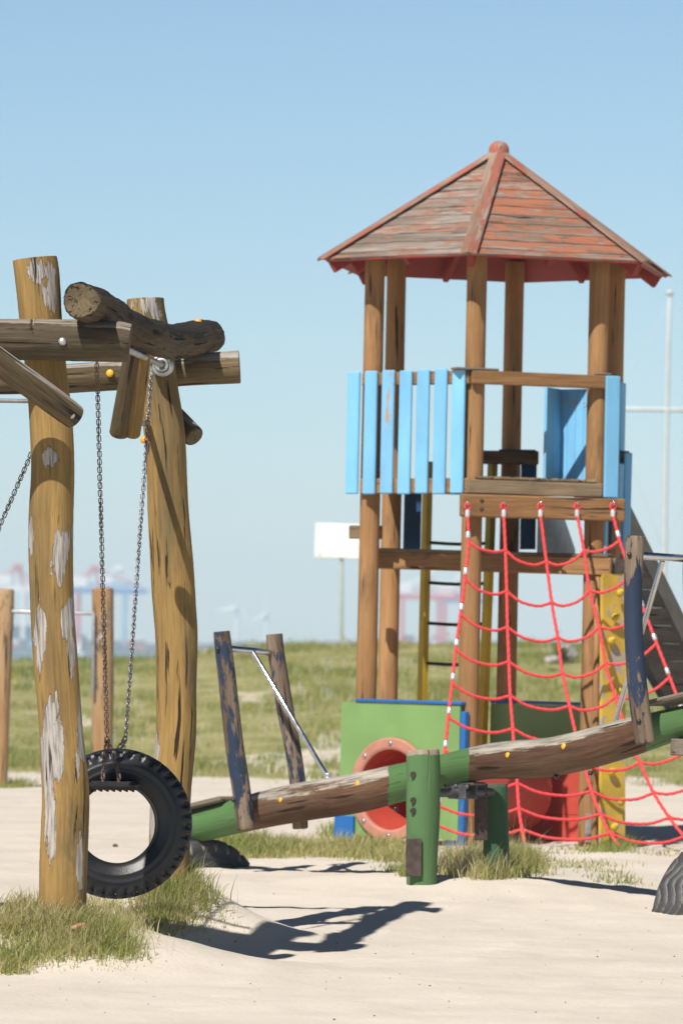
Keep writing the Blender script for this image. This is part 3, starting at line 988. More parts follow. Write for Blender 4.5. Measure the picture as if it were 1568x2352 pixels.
for (x, y) in ((645, 1838), (821, 1800), (1166, 1735), (1294, 1715)):
    r_ = .118
    mb = MB(); ball(mb, at(x, y, bz(x) - .166), .021, -PD, .55); mb.build('bolt_cap', M_cap, SE)
for (x, y) in ((760, 1868), (908, 1858), (1276, 1784), (1355, 1776)):
    mb = MB(); ball(mb, at(x, y, bz(x) - .05), .018, (0, 0, -1), .8); mb.build('bolt', M_bolt, SE)

# buffer tyres half buried under the seesaw ends
c = at(447, 1990, 34.75); c.z = -.19
mb = MB(); tyre(mb, c, BD, .24, .52, .33, 'block')
single(mb, 'half_buried_tire', M_rubber_dusty, c, 'black lugged tire sunk in sand beneath the low seesaw end', 'tire', 'half buried tires under the seesaw')
c = Vector((2.375, 31.6, -.06))
mb = MB(); tyre(mb, c, BD, .26, .55, .36, 'wave')
single(mb, 'half_buried_tire', M_rubber_dusty, c, 'grooved tire rising from bare sand beneath the raised seesaw end', 'tire', 'half buried tires under the seesaw')

# ------------------------------------------------------------------ play tower
TZ = 39.5
tc = at(1126, 1176, TZ)
gz = .12
LEAN = Matrix.Rotation(math.radians(.42), 4, 'Y')
TM = Matrix.Translation((tc.x - .012, TZ, gz)) @ LEAN
TW = root('play_tower', None, 'wooden climbing tower with red hexagonal roof and light blue slats', 'play tower', M=TM)
TMi = TM.inverted()


def L2W(p): return TM @ Vector(p)


def W2L(p): return TMi @ Vector(p)


def dirW(d): return TM.to_3x3() @ Vector(d)


RT = .978; AP = RT * math.cos(PI / 6)


def fr(a):
    a = math.radians(a)
    return Vector((math.sin(a), -math.cos(a), 0)), Vector((math.cos(a), math.sin(a), 0))


def onface(a, d, s, z):
    n, t = fr(a)
    p = n * d + t * s
    return L2W((p.x, p.y, z - gz))


def fboard(mb, a, d, s0, s1, z0, z1, th, **k):
    n, t = fr(a)
    return box(mb, onface(a, d, (s0 + s1) / 2, (z0 + z1) / 2), dirW(t), dirW(n), dirW((0, 0, 1)), abs(s1 - s0), th, z1 - z0, **k)


UPZ = dirW((0, 0, 1))
angs = {'FM': -10, 'RF': 50, 'RB': 110, 'BM': 170, 'BL': -130, 'FL': -70}
for nme, a in angs.items():
    n, t = fr(a)
    x, y = n.x * RT, n.y * RT
    b = L2W((x, y, 0)); base = tz(b.x, b.y) - .25
    mb = MB()
    tube(mb, [L2W((x, y, 4.62 - gz)), L2W((x, y, 3.4 - gz)), L2W((x, y, 2.0 - gz)), L2W((x, y, base - gz))], [.074, .075, .076, .078], n=24, sub=6,
         lump=.006, seed=50 + a, bevel=.1)
    p = mb.build('post', M_tower_post, TW)
    if nme == 'RF':
        mb = MB(); q = at(1352, 1900, TZ - .72); plank(mb, q - UPZ * .11, q + UPZ * .10, .055, .012, (1, .2, 0)); mb.build('foot_bracket', M_galv, p)

# roof
EV, AX = 4.50, 5.37
RE = 1.375
mb = MB(); tube(mb, [L2W((0, 0, 5.405 - gz)), L2W((0, 0, 5.35 - gz)), L2W((0, 0, 5.28 - gz)), L2W((0, 0, 5.20 - gz))], [.076, .078, .078, .07], n=20, sub=5, bevel=.1, maskf=lambda t: +.72 + 0 * t)
ball(mb, L2W((0, 0, 5.395 - gz)), .077, UPZ, .9, n=20, m=12, mask=.72)
rf = mb.build('roof', M_hip, TW, 'hexagonal roof of weathered boards with flaking red paint')
PM[rf.name] = TM
NB = 12
for k, a in enumerate((-40, 20, 80, 140, 200, 260)):
    n, t = fr(a); mat = M_roof_grey if a == -40 else M_roof_red
    apE = RE * math.cos(PI / 6)
    mb = MB()
    rg = np.random.default_rng(100 + k)
    slope = Vector((n.x * apE, n.y * apE, EV - AX)); sl = slope.length
    sdir = slope.normalized(); nor = t.cross(-sdir).normalized()
    if nor.z < 0: nor = -nor
    for i in range(NB):
        f0, f1 = (i + .06) / NB + .02, (i + 1.16) / NB + .02
        f1 = min(f1, 1.0); f0 = min(f0, .98)
        w0, w1 = RE / 2 * f0, RE / 2 * f1
        M_ = 8
        top = []; G = []
        off = rg.uniform(-20, 20, 3); wear = np.clip(rg.normal(.35 if a == -40 else .50, .06), 0, 1)
        if i == NB - 1: wear = .36
        for j in range(M_ + 1):
            q = -1 + 2 * j / M_
            lft = .0085 + .004 * rg.random()
            pu = Vector((0, 0, AX)) + slope * f0 + t * (w0 * q) + nor * .004
            pl = Vector((0, 0, AX)) + slope * (f1 + rg.uniform(-.004, .004)) + t * (w1 * q) + nor * lft
            for p, ff in ((pu, f0), (pl, f1)):
                for dz in (0, -.018):
                    pp = p + nor * dz
                    top.append(L2W((pp.x, pp.y, pp.z - gz))[:])
                    G.append((ff * sl + off[0], dz + off[1], w1 * q + off[2]))
        Fs = []
        for j in range(M_):
            o = j * 4; o2 = o + 4
            Fs += [[o, o + 2, o2 + 2, o2], [o + 1, o2 + 1, o2 + 3, o + 3], [o + 2, o + 3, o2 + 3, o2 + 2], [o, o2, o2 + 1, o + 1]]
        Fs += [[0, 1, 3, 2], [M_ * 4, M_ * 4 + 2, M_ * 4 + 3, M_ * 4 + 1]]
        mb.add(top, Fs, G, [wear] * len(top), 0, False)
    mb.build('roof_boards', mat, rf, 'front roof face gone mostly grey' if a == -40 else None)
    # red eave edge strip and soffit
    mb = MB()
    soff = []
    for q, f in ((-1, .10), (1, .10), (1, .985), (-1, .985)):
        p = Vector((0, 0, AX)) + slope * f + t * (RE / 2 * f * q) - nor * .028
        soff.append(L2W((p.x, p.y, p.z - gz)))
    prism(mb, soff, dirW(nor), .014)
    e0 = Vector((0, 0, AX)) + slope * .992 - t * (RE / 2 * .985) - nor * .012; e1 = Vector((0, 0, AX)) + slope * .992 + t * (RE / 2 * .985) - nor * .012
    plank(mb, L2W(e0 - Vector((0, 0, gz))), L2W(e1 - Vector((0, 0, gz))), .030, .02, dirW(sdir))
    p0 = Vector((0, 0, AX)) + slope * .45 - nor * .075; p1_ = Vector((0, 0, AX)) + slope * .95 - nor * .075
    plank(mb, L2W(p0 - Vector((0, 0, gz))), L2W(p1_ - Vector((0, 0, gz))), .085, .045, dirW(nor))
    mb.build('soffit', M_red_soft, rf)
for a in angs.values():
    n, t = fr(a)
    tip = Vector((n.x * (RE + .035), n.y * (RE + .035), EV - .022)); apx = Vector((n.x * .05, n.y * .05, AX - .03))
    d = (tip - apx).normalized(); nor = t.cross(-d)
    if nor.z < 0: nor = -nor
    mb = MB(); g0 = Vector((0, 0, gz))
    o_ = nor * .034
    for s in (-1, 1):
        wd = (t * s - nor * .30).normalized(); nn_ = nor
        plank(mb, L2W(apx + o_ + wd * .030 - g0), L2W(tip + o_ + wd * .030 - g0), .068, .018, dirW(wd), mask=.34 if s < 0 else .48)
    mb.build('hip_board', M_hip, rf)
    mb = MB()
    q0 = Vector((n.x * .25, n.y * .25, AX - .22)); q1 = Vector((n.x * (RE - .05), n.y * (RE - .05), EV - .055))
    plank(mb, L2W(q0 - g0), L2W(q1 - g0), .10, .045, dirW((0, 0, 1)))
    mb.build('hip_rafter', M_red_soft, rf)

# upper deck
mb = MB()
prism(mb, [L2W((fr(a)[0].x * 1.0, fr(a)[0].y * 1.0, 2.83 - gz)) for a in (-10, 50, 110, 170, 230, 290)], UPZ, .06)
mb.build('deck', M_tower_grey, TW)
mb = MB()
for k in range(7):
    s0 = -.50 + k * .137
    fboard(mb, 20, .90, s0, s0 + .13, 2.862, 2.885, .14, bev=.006)
mb.build('deck_board_ends', M_tower_grey, TW)
# front left guard: rails + seven slats
mb = MB(); fboard(mb, -40, AP + .095, -.50, .52, 3.562, 3.66, .042); mb.build('rail', M_tower_wood, TW)
mb = MB(); fboard(mb, -40, AP + .095, -.50, .54, 2.755, 2.868, .042); mb.build('rail', M_tower_wood, TW)
for k in range(7):
    s = -.558 + k * .1675
    mb = MB(); fboard(mb, -40, AP + .135, s - .058, s + .058, 2.752 - .004 * (k % 2), 3.668 + .003 * (k % 3), .03, bev=.008, mask=.95 if k != 2 else .62)
    mb.build('slat', M_blue if k != 2 else M_blue_worn, TW, 'slat with much of its blue paint flaked away' if k == 2 else None)
# front right: open rail, floor edge board, net beam
mb = MB(); fboard(mb, 20, AP + .100, -.555, .52, 3.562, 3.662, .045); mb.build('rail', M_tower_wood, TW)
mb = MB(); fboard(mb, 20, AP + .095, -.57, .50, 2.755, 2.858, .05); mb.build('deck_edge_board', M_tower_grey, TW)
mb = MB(); fboard(mb, 20, AP + .135, -.635, .668, 2.580, 2.748, .06, bev=.01)
nb = mb.build('net_beam', M_tower_wood, TW)
for s, z in ((-.48, 2.70), (-.48, 2.64), (.585, 2.70), (.585, 2.64)):
    mb = MB(); ball(mb, onface(20, AP + .166, s, z), .017, dirW(fr(20)[0]), .3); mb.build('bolt', M_rust, nb)
for a, s0, s1 in ((20, -.68, -.34), (20, .44, .56)):
    mb = MB(); fboard(mb, a, AP + .05, s0, s1, 3.663, 3.682, .12); mb.build('rail_cap', M_grey_plank, TW)
mb = MB(); fboard(mb, 20, AP + .135, .50, .615, 2.752, 3.66, .03, bev=.008, mask=.97); mb.build('slat', M_blue, TW)
# right side guard
for z in (2.80, 3.60):
    mb = MB(); fboard(mb, 80, AP + .045, -.46, .5, z - .05, z + .05, .042); mb.build('rail', M_tower_wood, TW)
for k in range(6):
    s = -.42 + k * .1675
    mb = MB(); fboard(mb, 80, AP + .085, s - .058, s + .058, 2.752, 3.66, .03, bev=.008, mask=.95); mb.build('slat', M_blue, TW)
mb = MB(); fboard(mb, 80, AP + .075, -.50, -.39, 2.20, 2.745, .03, bev=.008, mask=.9); mb.build('slat', M_blue, TW)
# back right solid panel of planks, with its return board
P0 = Vector((.725, -.435, 0)); pd_ = Vector((-.8, .6, 0)); pn_ = Vector((-.6, -.8, 0))
P1 = P0 + pd_ * .285; sd_ = Vector((-.37, -.93, 0)).normalized(); sn_ = Vector((.93, -.37, 0)).normalized()
bp_ = MB(); zm = (2.862 + 3.575) / 2 - gz
for k in range(4):
    c = P0 + pd_ * (.071 * (k + .5))
    box(bp_, L2W((c.x, c.y, zm)), dirW(pd_), dirW(pn_), UPZ, .0695, .024, .713, bev=.003, mask=.97)
pan = bp_.build('partition_panel', M_blue, TW, 'blue plank partition on the upper deck with scratched marks')
mb = MB()
for k in range(2):
    c = P1 + sd_ * (.015 + .165 * (k + .5))
    box(mb, L2W((c.x, c.y, zm)), dirW(sd_), dirW(sn_), UPZ, .162, .022, .712, bev=.003, mask=.9)
mb.build('side_board', M_blue, TW)
for u, kind in ((.245, 0), (.165, 1), (.06, 2)):
    mb = MB()
    c = P0 + pd_ * u + pn_ * .0135; c = L2W((c.x, c.y, 3.46 - gz))
    torus(mb, c, dirW(pn_), (.024, .030, .016)[kind], .003, n=16, m=5)
    if kind == 0: torus(mb, c + UPZ * .030, dirW(pn_), .016, .003, n=14, m=5)
    if kind == 1: torus(mb, c, dirW(pn_), .012, .003, n=12, m=5)
    mb.build('scratched_mark', M_scratch, pan)
n140, t140 = fr(140)
# back rail with blue capping, lower level guards
mb = MB(); plank(mb, at(1080, 1050, 40.25), at(1236, 1052, 40.25), .105, .05, (0, 0, 1)); mb.build('rail', M_tower_wood, TW)
mb = MB(); plank(mb, at(1145, 1034, 40.25), at(1230, 1035, 40.25), .09, .012, (0, 1, 0)); mb.build('rail_cap', M_navy, TW)
for (x0, x1, y0, y1, Y) in ((928, 968, 1132, 1266, 40.35), (1196, 1232, 1062, 1262, 40.3)):
    mb = MB(); prism(mb, [at(x0, y0, Y), at(x1, y0, Y + .02), at(x1 - 3, y1, Y + .02), at(x0 - 3, y1, Y)], (0, 1, 0), .03, mask=.95)
    mb.build('guard_panel', M_navy, TW)
mb = MB(); plank(mb, at(1412, 1049, 39.6), at(1440, 1051, 39.5), .10, .045, (0, 0, 1)); mb.build('rail', M_tower_grey, TW)
mb = MB(); prism(mb, [at(1404, 1052, 39.75), at(1434, 1046, 40.0), at(1430, 1250, 40.0), at(1400, 1250, 39.75)], fr(50)[0], .02, mask=.95)
mb.build('guard_panel', M_navy, TW)
mb = MB(); plank(mb, at(1442, 1040, 39.4), at(1436, 1260, 39.4), .058, .03, (1, .15, 0), mask=.95); mb.build('slat', M_blue, TW)
# lower deck: front joist, side joist, boards, stub
a0, a1 = at(866, 1286, 39.45), at(1403, 1302, 38.72)
mb = MB(); plank(mb, a0, a1, .132, .05, (0, 0, 1), bev=.008); mb.build('joist', M_tower_wood, TW)
mb = MB(); plank(mb, a0 + Vector((0, .05, .078)), a1 + Vector((0, .05, .078)), .15, .026, (0, 1, 0), bev=.005); mb.build('deck_edge_board', M_tower_grey, TW)
mb = MB(); plank(mb, at(1404, 1300, 38.9), at(1442, 1302, 39.3), .12, .05, (0, 0, 1)); mb.build('joist', M_grey_plank, TW)
mb = MB(); plank(mb, at(801, 1222, 39.42), at(878, 1223, 39.42), .10, .08, (0, 0, 1)); mb.build('joist', M_tower_grey, TW)
mb = MB()
zl = W2L(a0).z + .05
prism(mb, [L2W((W2L(a0).x, W2L(a0).y + .06, zl)), L2W((W2L(a1).x, W2L(a1).y + .06, zl)), L2W((fr(110)[0].x * .95, fr(110)[0].y * .95, zl)),
           L2W((fr(170)[0].x * .95, fr(170)[0].y * .95, zl)), L2W((fr(230)[0].x * .95, fr(230)[0].y * .95, zl))], UPZ, .04)
mb.build('deck', M_tower_grey, TW)

# ladder
lad_top = at(981, 1060, 40.55)
lr = []
mbL = MB(); plank(mbL, at(983, 1060, 40.55), at(960, 1960, 40.55), .062, .062, (.7, .7, 0), bev=.006)
lad = mbL.build('ladder', M_yellow, TW, 'yellow ladder with dark rungs')
mb = MB(); plank(mb, at(1131, 1062, 40.4), at(1097, 1960, 40.4), .062, .062, (.7, .7, 0), bev=.006); mb.build('ladder_rail', M_yellow, lad)
for i, y in enumerate((1246, 1338, 1431, 1523, 1613, 1702, 1790, 1877)):
    xl = 983 - (y - 1060) * 23 / 900; xr = 1131 - (y - 1062) * 34 / 898
    mb = MB(); tube(mb, [at(xl + 5, y, 40.55), at((xl + xr) / 2, y + 4, 40.47), at(xr - 5, y + 2, 40.4)], .014, n=10, sub=3, bevel=.1)
    mb.build('rung', M_rung, lad)
# green panel with crawl tunnel
ts = -.116; tzc = .555; TR = .385
NSEG = 40


def panel_with_hole(a, d, s0, s1, z0, z1, hs, hz, hr, th):
    """square board with a round hole, built as a ring of quads"""
    n, t = fr(a); Vo = []; Fs = []
    outer = []
    for i in range(NSEG):
        th_ = 2 * PI * i / NSEG; cx, cz = math.cos(th_), math.sin(th_)
        k = min((s1 - hs) / cx if cx > 1e-6 else 1e9, (s0 - hs) / cx if cx < -1e-6 else 1e9,
                (z1 - hz) / cz if cz > 1e-6 else 1e9, (z0 - hz) / cz if cz < -1e-6 else 1e9)
        outer.append((hs + cx * k, hz + cz * k))
    # snap nearest ring points onto the board's corners
    for (cs, cz) in ((s0, z0), (s1, z0), (s1, z1), (s0, z1)):
        j = min(range(NSEG), key=lambda i: (outer[i][0] - cs) ** 2 + (outer[i][1] - cz) ** 2)
        outer[j] = (cs, cz)
    for dd in (d + th / 2, d - th / 2):
        for (s, z) in outer: Vo.append(onface(a, dd, s, z)[:])
        for i in range(NSEG):
            th_ = 2 * PI * i / NSEG
            Vo.append(onface(a, dd, hs + hr * math.cos(th_), hz + hr * math.sin(th_))[:])
    N = NSEG
    for i in range(N):
        j = (i + 1) % N
        Fs += [[i, j, N + j, N + i], [2 * N + j, 2 * N + i, 3 * N + i, 3 * N + j], [j, i, 2 * N + i, 2 * N + j], [N + i, N + j, 3 * N + j, 3 * N + i]]
    m = MB(); m.add(Vo, Fs, None, None, 0, False)
    return m


gp = panel_with_hole(-40, AP + .105, -.63, .506, .20, 1.195, ts, tzc, .335, .022).build('wall_panel', M_green, TW, 'bright green panel around the tunnel mouth')
mb = MB(); fboard(mb, -40, AP + .095, -.49, .525, 1.197, 1.222, .07); mb.build('panel_cap', M_deepblue, gp)
mb = MB(); fboard(mb, -40, AP + .09, .508, .555, .12, 1.15, .05); mb.build('panel_edge', M_deepblue, gp)
mb = MB(); fboard(mb, -40, AP + .132, -.655, -.47, .02, .345, .03, mask=.97); mb.build('skirting_board', M_deepblue, TW)
mb = MB(); fboard(mb, -40, AP + .075, .36, .50, .02, .40, .03, mask=.97); mb.build('skirting_board', M_deepblue, TW)
gp2 = panel_with_hole(140, AP - .09, -.56, .56, .20, 1.195, -ts * 1.0, tzc, .335, .022).build('wall_panel', M_green, TW)
mb = MB(); fboard(mb, 140, AP - .08, -.56, .56, 1.197, 1.222, .07); mb.build('panel_cap', M_deepblue, gp2)
mb = MB(); fboard(mb, 140, AP - .125, -.52, .50, .3605, .70, .03); fboard(mb, 140, AP - .125, -.52, .50, .0, .36, .03)
mb.build('lower_panel', M_red_tube, TW, 'red boards closing the back of the base')
n40, t40 = fr(-40)
mb = MB()
RING = []
N = 48
prof = [(.30, .125), (.385, .125), (.385, .150), (.375, .158), (.318, .158), (.300, .150)]
V = []; Fs = []
for i in range(N):
    th_ = 2 * PI * i / N
    for (r, dd) in prof:
        V.append(onface(-40, AP + dd, ts + r * math.cos(th_), tzc + r * math.sin(th_))[:])
m_ = len(prof)
for i in range(N):
    i2 = (i + 1) % N
    for j in range(m_):
        j2 = (j + 1) % m_
        Fs.append([i * m_ + j, i * m_ + j2, i2 * m_ + j2, i2 * m_ + j])
V2 = []
for dd in (AP + .125, AP + .02, AP - .3, 0.1, -.3, -.55):
    for i in range(N):
        th_ = 2 * PI * i / N
        V2.append(onface(-40, dd, ts + .302 * math.cos(th_), tzc + .302 * math.sin(th_))[:])
    for i in range(N):
        th_ = 2 * PI * i / N
        V2.append(onface(-40, dd, ts + .325 * math.cos(th_), tzc + .325 * math.sin(th_))[:])
F2 = []
for k in range(5):
    o = k * 2 * N; o2 = o + 2 * N
    for i in range(N):
        j = (i + 1) % N
        F2 += [[o + i, o2 + i, o2 + j, o + j], [o + N + i, o + N + j, o2 + N + j, o2 + N + i]]
mb = MB(); mb.add(V2, F2, None, None, 0, True)
tun = mb.build('crawl_tunnel', M_red_tube, TW, 'red plastic tunnel through the tower base')
mb = MB(); mb.add(V, Fs, None, None, 0, False); fl = mb.build('flange_ring', M_flange, tun)
mb = MB()
for k in range(8):
    th_ = PI / 2 + k * PI / 4
    ball(mb, onface(-40, AP + .160, ts + .343 * math.cos(th_), tzc + .343 * math.sin(th_)), .020, dirW(n40), .5)
mb.build('flange_bolts', M_steel_dull, tun)

# climbing board on the right
yA, yB = at(1381, 1318, 38.62), at(1433, 1318, 38.74); yC, yD = at(1431, 1965, 38.74), at(1376, 1965, 38.62)
nC = (yB - yA).cross(Vector((0, 0, 1))).normalized()
mb = MB(); prism(mb, [yA, yB, yC, yD], nC, .035)
cbd = mb.build('climbing_board', M_yellow_worn, TW, 'worn yellow board with climbing holds')
mb = MB(); tube(mb, [at(1372, 1325, 38.75), at(1364, 1950, 38.75)], .026, n=12, sub=2, bevel=.1); mb.build('edge_post', M_tower_post, cbd)
for (x, y) in ((1423, 1362), (1412, 1418), (1403, 1472), (1395, 1530), (1418, 1590), (1400, 1700), (1403, 1773), (1425, 1842), (1410, 1900), (1392, 1935)):
    c = at(x, y, 38.62); mb = MB(); ball(mb, c, .032, nC, .7, n=10, m=6); ball(mb, c + Vector((.012, 0, .012)), .022, nC, 1.0)
    mb.build('climbing_hold', M_yellow, cbd)

# slide leaving the far right side
D140 = fr(140)[0]


def sl(s, d, z): return onface(140, d, s, z)


def ztop(d): return 3.0 - 1.15 * (d - .9)


def zlow(d): return 1.63 - 1.15 * (d - 1.315)


mb = MB()
sR, sL = -.44, -.10
zz = .18; row = 0
while zz < 2.72:
    z1 = min(zz + .135, 2.72)
    def dlow(z): return max(.9, 1.315 + (1.63 - z) / 1.15)
    def dband(z): return .9 + (3.0 - .20 - z) / 1.15
    q = [sl(sR, dlow(zz), zz), sl(sR, dband(zz), zz), sl(sR, dband(z1), z1), sl(sR, dlow(z1), z1)]
    if dband(z1) > dlow(z1) + .02:
        prism(mb, q, dirW(fr(50)[0]), .03)
    zz = z1 + .002
sld = mb.build('slide', M_slide_plank, TW, 'steep slide with steel rim and grey plank side')
mb = MB()
for s in (sR, sL):
    prism(mb, [sl(s, .92, ztop(.92) - .21), sl(s, 3.0, ztop(3.0) - .21), sl(s, 3.0, ztop(3.0)), sl(s, .92, ztop(.92))], dirW(fr(50)[0]), .045)
mb.build('slide_rim', M_slide_rim, sld)
mb = MB(); prism(mb, [sl(.16, .78, 2.33), sl(.16, 1.25, 2.33), sl(.16, 1.25, 2.40), sl(.16, 1.08, 2.68), sl(.16, .78, 2.68)], dirW(fr(50)[0]), .012); mb.build('slide_cheek', M_steel_dull, sld)
mb = MB(); prism(mb, [sl(sR, .92, 2.35), sl(sL, .92, 2.35), sl(sL, 2.95, .36), sl(sR, 2.95, .36)], dirW((0, 0, 1)), .012); mb.build('slide_bed', M_steel, sld)

# ------------------------------------------------------------------ climbing net
NETROW = [
    [(1073, 1180), (1156, 1180), (1240, 1180), (1324, 1180), (1406, 1180)],
    [(1075, 1245), (1160, 1264), (1254, 1290), (1340, 1265), (1422, 1242)],
    [(1067, 1328), (1163, 1358), (1266, 1384), (1353, 1357), (1448, 1318)],
    [(1057, 1410), (1165, 1441), (1280, 1465), (1375, 1440), (1478, 1402)],
    [(1046, 1492), (1168, 1520), (1291, 1547), (1390, 1523), (1507, 1478)],
    [(1038, 1570), (1171, 1598), (1307, 1622), (1412, 1601), (1537, 1556)],
    [(1029, 1648), (1177, 1674), (1323, 1692), (1436, 1676), (1566, 1632)],
    [(1021, 1724), (1181, 1738), (1340, 1752), (1468, 1752), (1598, 1706)],
    [(1013, 1795), (1187, 1799), (1357, 1817), (1500, 1821), (1632, 1775)],
    [(1008, 1852), (1191, 1857), (1378, 1870), (1536, 1878), (1668, 1838)],
    [(1004, 1896), (1198, 1905), (1400, 1914), (1570, 1922), (1700, 1890)],
]
NETEND = [(1000, 1935), (1206, 1946), (1437, 1962), (1606, 1968), (1730, 1940)]
beamY = [38.40, 38.50, 38.60, 38.70, 38.79]
beamY = [y - .12 for y in beamY]


def netpt(c, r, px=None):
    x, y = px or NETROW[r][c]
    t = r / 11.0
    return at(x, y, beamY[c] - .04 - .95 * t ** 1.3)


nr0 = netpt(2, 0)
ga = ground_at(1437, 1962)
NET = root('climbing_net', (ga.x, ga.y, ga.z), 'red rope climbing net hung from the tower beam', 'climbing net')
for c in range(5):
    pts = [netpt(c, r) for r in range(11)]
    e = netpt(c, 11, NETEND[c])
    ge = tz(e.x, e.y)
    pts.append(Vector((e.x, e.y, min(e.z, ge + .03))))
    mb = MB(); tube(mb, pts, .0118, n=14, sub=36, caps=True, bevel=.2, twist=120)
    vr = mb.build('upright_rope', M_rope, NET)
    top = pts[0]
    mb = MB(); torus(mb, top + UPZ * .055 + Vector((0, 0, 0)), (.5, -1, 0), .024, .0095, n=14, m=7); mb.build('rope_eye', M_rope, vr)
    mb = MB(); torus(mb, top + UPZ * .078, (1, .3, 0), .016, .006, n=12, m=6)
    q = top + UPZ * .078
    tube(mb, [q, q + Vector((-.02, .09, 0))], .008, n=8, sub=1); mb.build('hook', M_steel, vr)
    mb = MB(); tube(mb, [top + UPZ * .028, top - UPZ * .022], .017, n=12, sub=1, bevel=.15); mb.build('ferrule', M_ferrule, vr)
    if c in (0, 4):
        for r in range(1, 11):
            a, b = pts[r], pts[r - 1]; d = (b - a).normalized()
            mb = MB(); tube(mb, [a + d * .03, a + d * .075], .0165, n=12, sub=1, bevel=.15); mb.build('ferrule', M_ferrule, vr)
    mb = MB(); ep = pts[-1]; tube(mb, [ep - Vector((0, 0, .12)), ep + Vector((0, 0, .03))], .017, n=10, sub=1); mb.build('anchor', M_galv, vr)
for r in range(1, 11):
    for c in range(4):
        a, b = netpt(c, r), netpt(c + 1, r)
        m0 = a.lerp(b, .3); m1 = a.lerp(b, .7)
        k = .052 if c == 0 else .050
        if r == 1 and c in (0, 3): k = .03
        dz = Vector((0, -.02, -k))
        mb = MB(); tube(mb, [a, m0 + dz * 1.0, m1 + dz, b], .0108, n=12, sub=15, caps=False, twist=120)
        mb.build('cross_rope', M_rope, NET)
mb = MB()
for r in range(1, 11):
    for c in (1, 2, 3): ball(mb, netpt(c, r), .0165, UPZ, 1.3, n=8, m=5)
mb.build('rope_knots', M_rope, NET)

# ------------------------------------------------------------------ turnover bar at the left
b0 = ground_at(3, 1806)
YB = 53.0
TB = root('turnover_bar', (at(240, 1400, YB).x, YB, tz(at(240, 1400, YB).x, YB)), 'low steel gymnastics bar between two orange brown posts at left edge', 'turnover bar')
for rows, s in (([(16, 1352, 34), (12, 1420, 40), (7, 1560, 38), (4, 1700, 34), (1, 1815, 32), (0, 1840, 32)], 81),
                ([(237, 1350, 50), (237, 1420, 50), (236, 1560, 51), (235, 1700, 50), (234, 1845, 50)], 82)):
    P, Rr = logpx(rows, YB)
    mb = MB(); tube(mb, P, Rr, n=20, sub=6, lump=.02, seed=s, bevel=.15); mb.build('post', M_bar_post, TB)
mb = MB(); tube(mb, [at(10, 1404, YB - .02), at(218, 1409, YB - .13)], .02, n=12, sub=1); tube(mb, [at(216, 1409, YB - .13), at(213, 1600, YB - .13)], .018, n=10, sub=1)
mb.build('bar', M_steel_dull, TB)

# ------------------------------------------------------------------ sign, mast, rocks on the dike
sp = at(784, 1478, 93.0)
SG = root('notice_board', (sp.x, sp.y, tz(sp.x, sp.y)), 'plain white rectangular board on a thin pole behind the dike', 'sign')
SG_l, SG_r = at(724, 1241, 93), at(846, 1245, 93)
mb = MB(); plank(mb, SG_l, SG_r, .61, .03, (0, 0, 1), bev=.03); brd = mb.build('board', M_white, SG)
mb = MB(); box(mb, at(735, 1272, 92.98), (1, 0, 0), (0, 1, 0), (0, 0, 1), .06, .006, .03); mb.build('small_mark', M_yellow, brd)
mb = MB(); tube(mb, [at(785, 1225, 93.06), Vector((sp.x, 93.06, tz(sp.x, 93) - .4))], .032, n=12, sub=1); mb.build('pole', M_poleg, SG)
mp_ = at(1523, 1500, 112)
MT = root('signal_mast', (mp_.x, mp_.y, tz(mp_.x, mp_.y)), 'white signal mast with one cross arm beside the tower', 'mast')
mb = MB(); t0 = at(1537, 676, 112); tube(mb, [t0, at(1530, 960, 112), at(1523, 1400, 112), Vector((mp_.x, 112, tz(mp_.x, 112) - .4))], [.04, .045, .05, .055], n=16, sub=2)
ps = mb.build('pole', M_polew, MT)
mb = MB(); ball(mb, t0 + Vector((0, 0, .03)), .085, (0, 0, 1), .75, n=14, m=8); mb.build('pole_cap', M_polew, ps)
mb = MB(); tube(mb, [at(1398, 939, 112), at(1664, 943, 112)], .042, n=14, sub=1); mb.build('cross_arm', M_polew, MT)
mb = MB()
for a, b in (((1400, 940), (1522, 1262)), ((1662, 943), (1522, 1262)), ((1537, 690), (1400, 940)), ((1537, 690), (1662, 943))):
    tube(mb, [at(*a, 112), at(*b, 112)], .006, n=6, sub=1)
mb.build('stay_wires', M_polew, MT)


def rock(px, py, Y, w, h, seed, name, label, mat=M_rock):
    c = at(px, py, Y); rg = np.random.default_rng(seed)
    bm = bmesh.new(); bmesh.ops.create_icosphere(bm, subdivisions=3, radius=1)
    ph = rg.uniform(0, 6, (6, 3)); fq = rg.uniform(1, 4, (6, 3))
    for v in bm.verts:
        d = sum(math.sin(v.co.x * fq[k][0] + ph[k][0]) * math.sin(v.co.y * fq[k][1] + ph[k][1]) * math.cos(v.co.z * fq[k][2] + ph[k][2]) for k in range(6))
        v.co *= 1 + .11 * d
        v.co = Vector((v.co.x * w / 2, v.co.y * w / 2, v.co.z * h / 2))
    V = [(v.co + c)[:] for v in bm.verts]; Fs = [[v.index for v in f.verts] for f in bm.faces]; bm.free()
    mb = MB(); mb.add(V, Fs, None, None, 0, False)
    return single(mb, name, mat, (c.x, c.y, c.z - h / 2), label, 'rock')


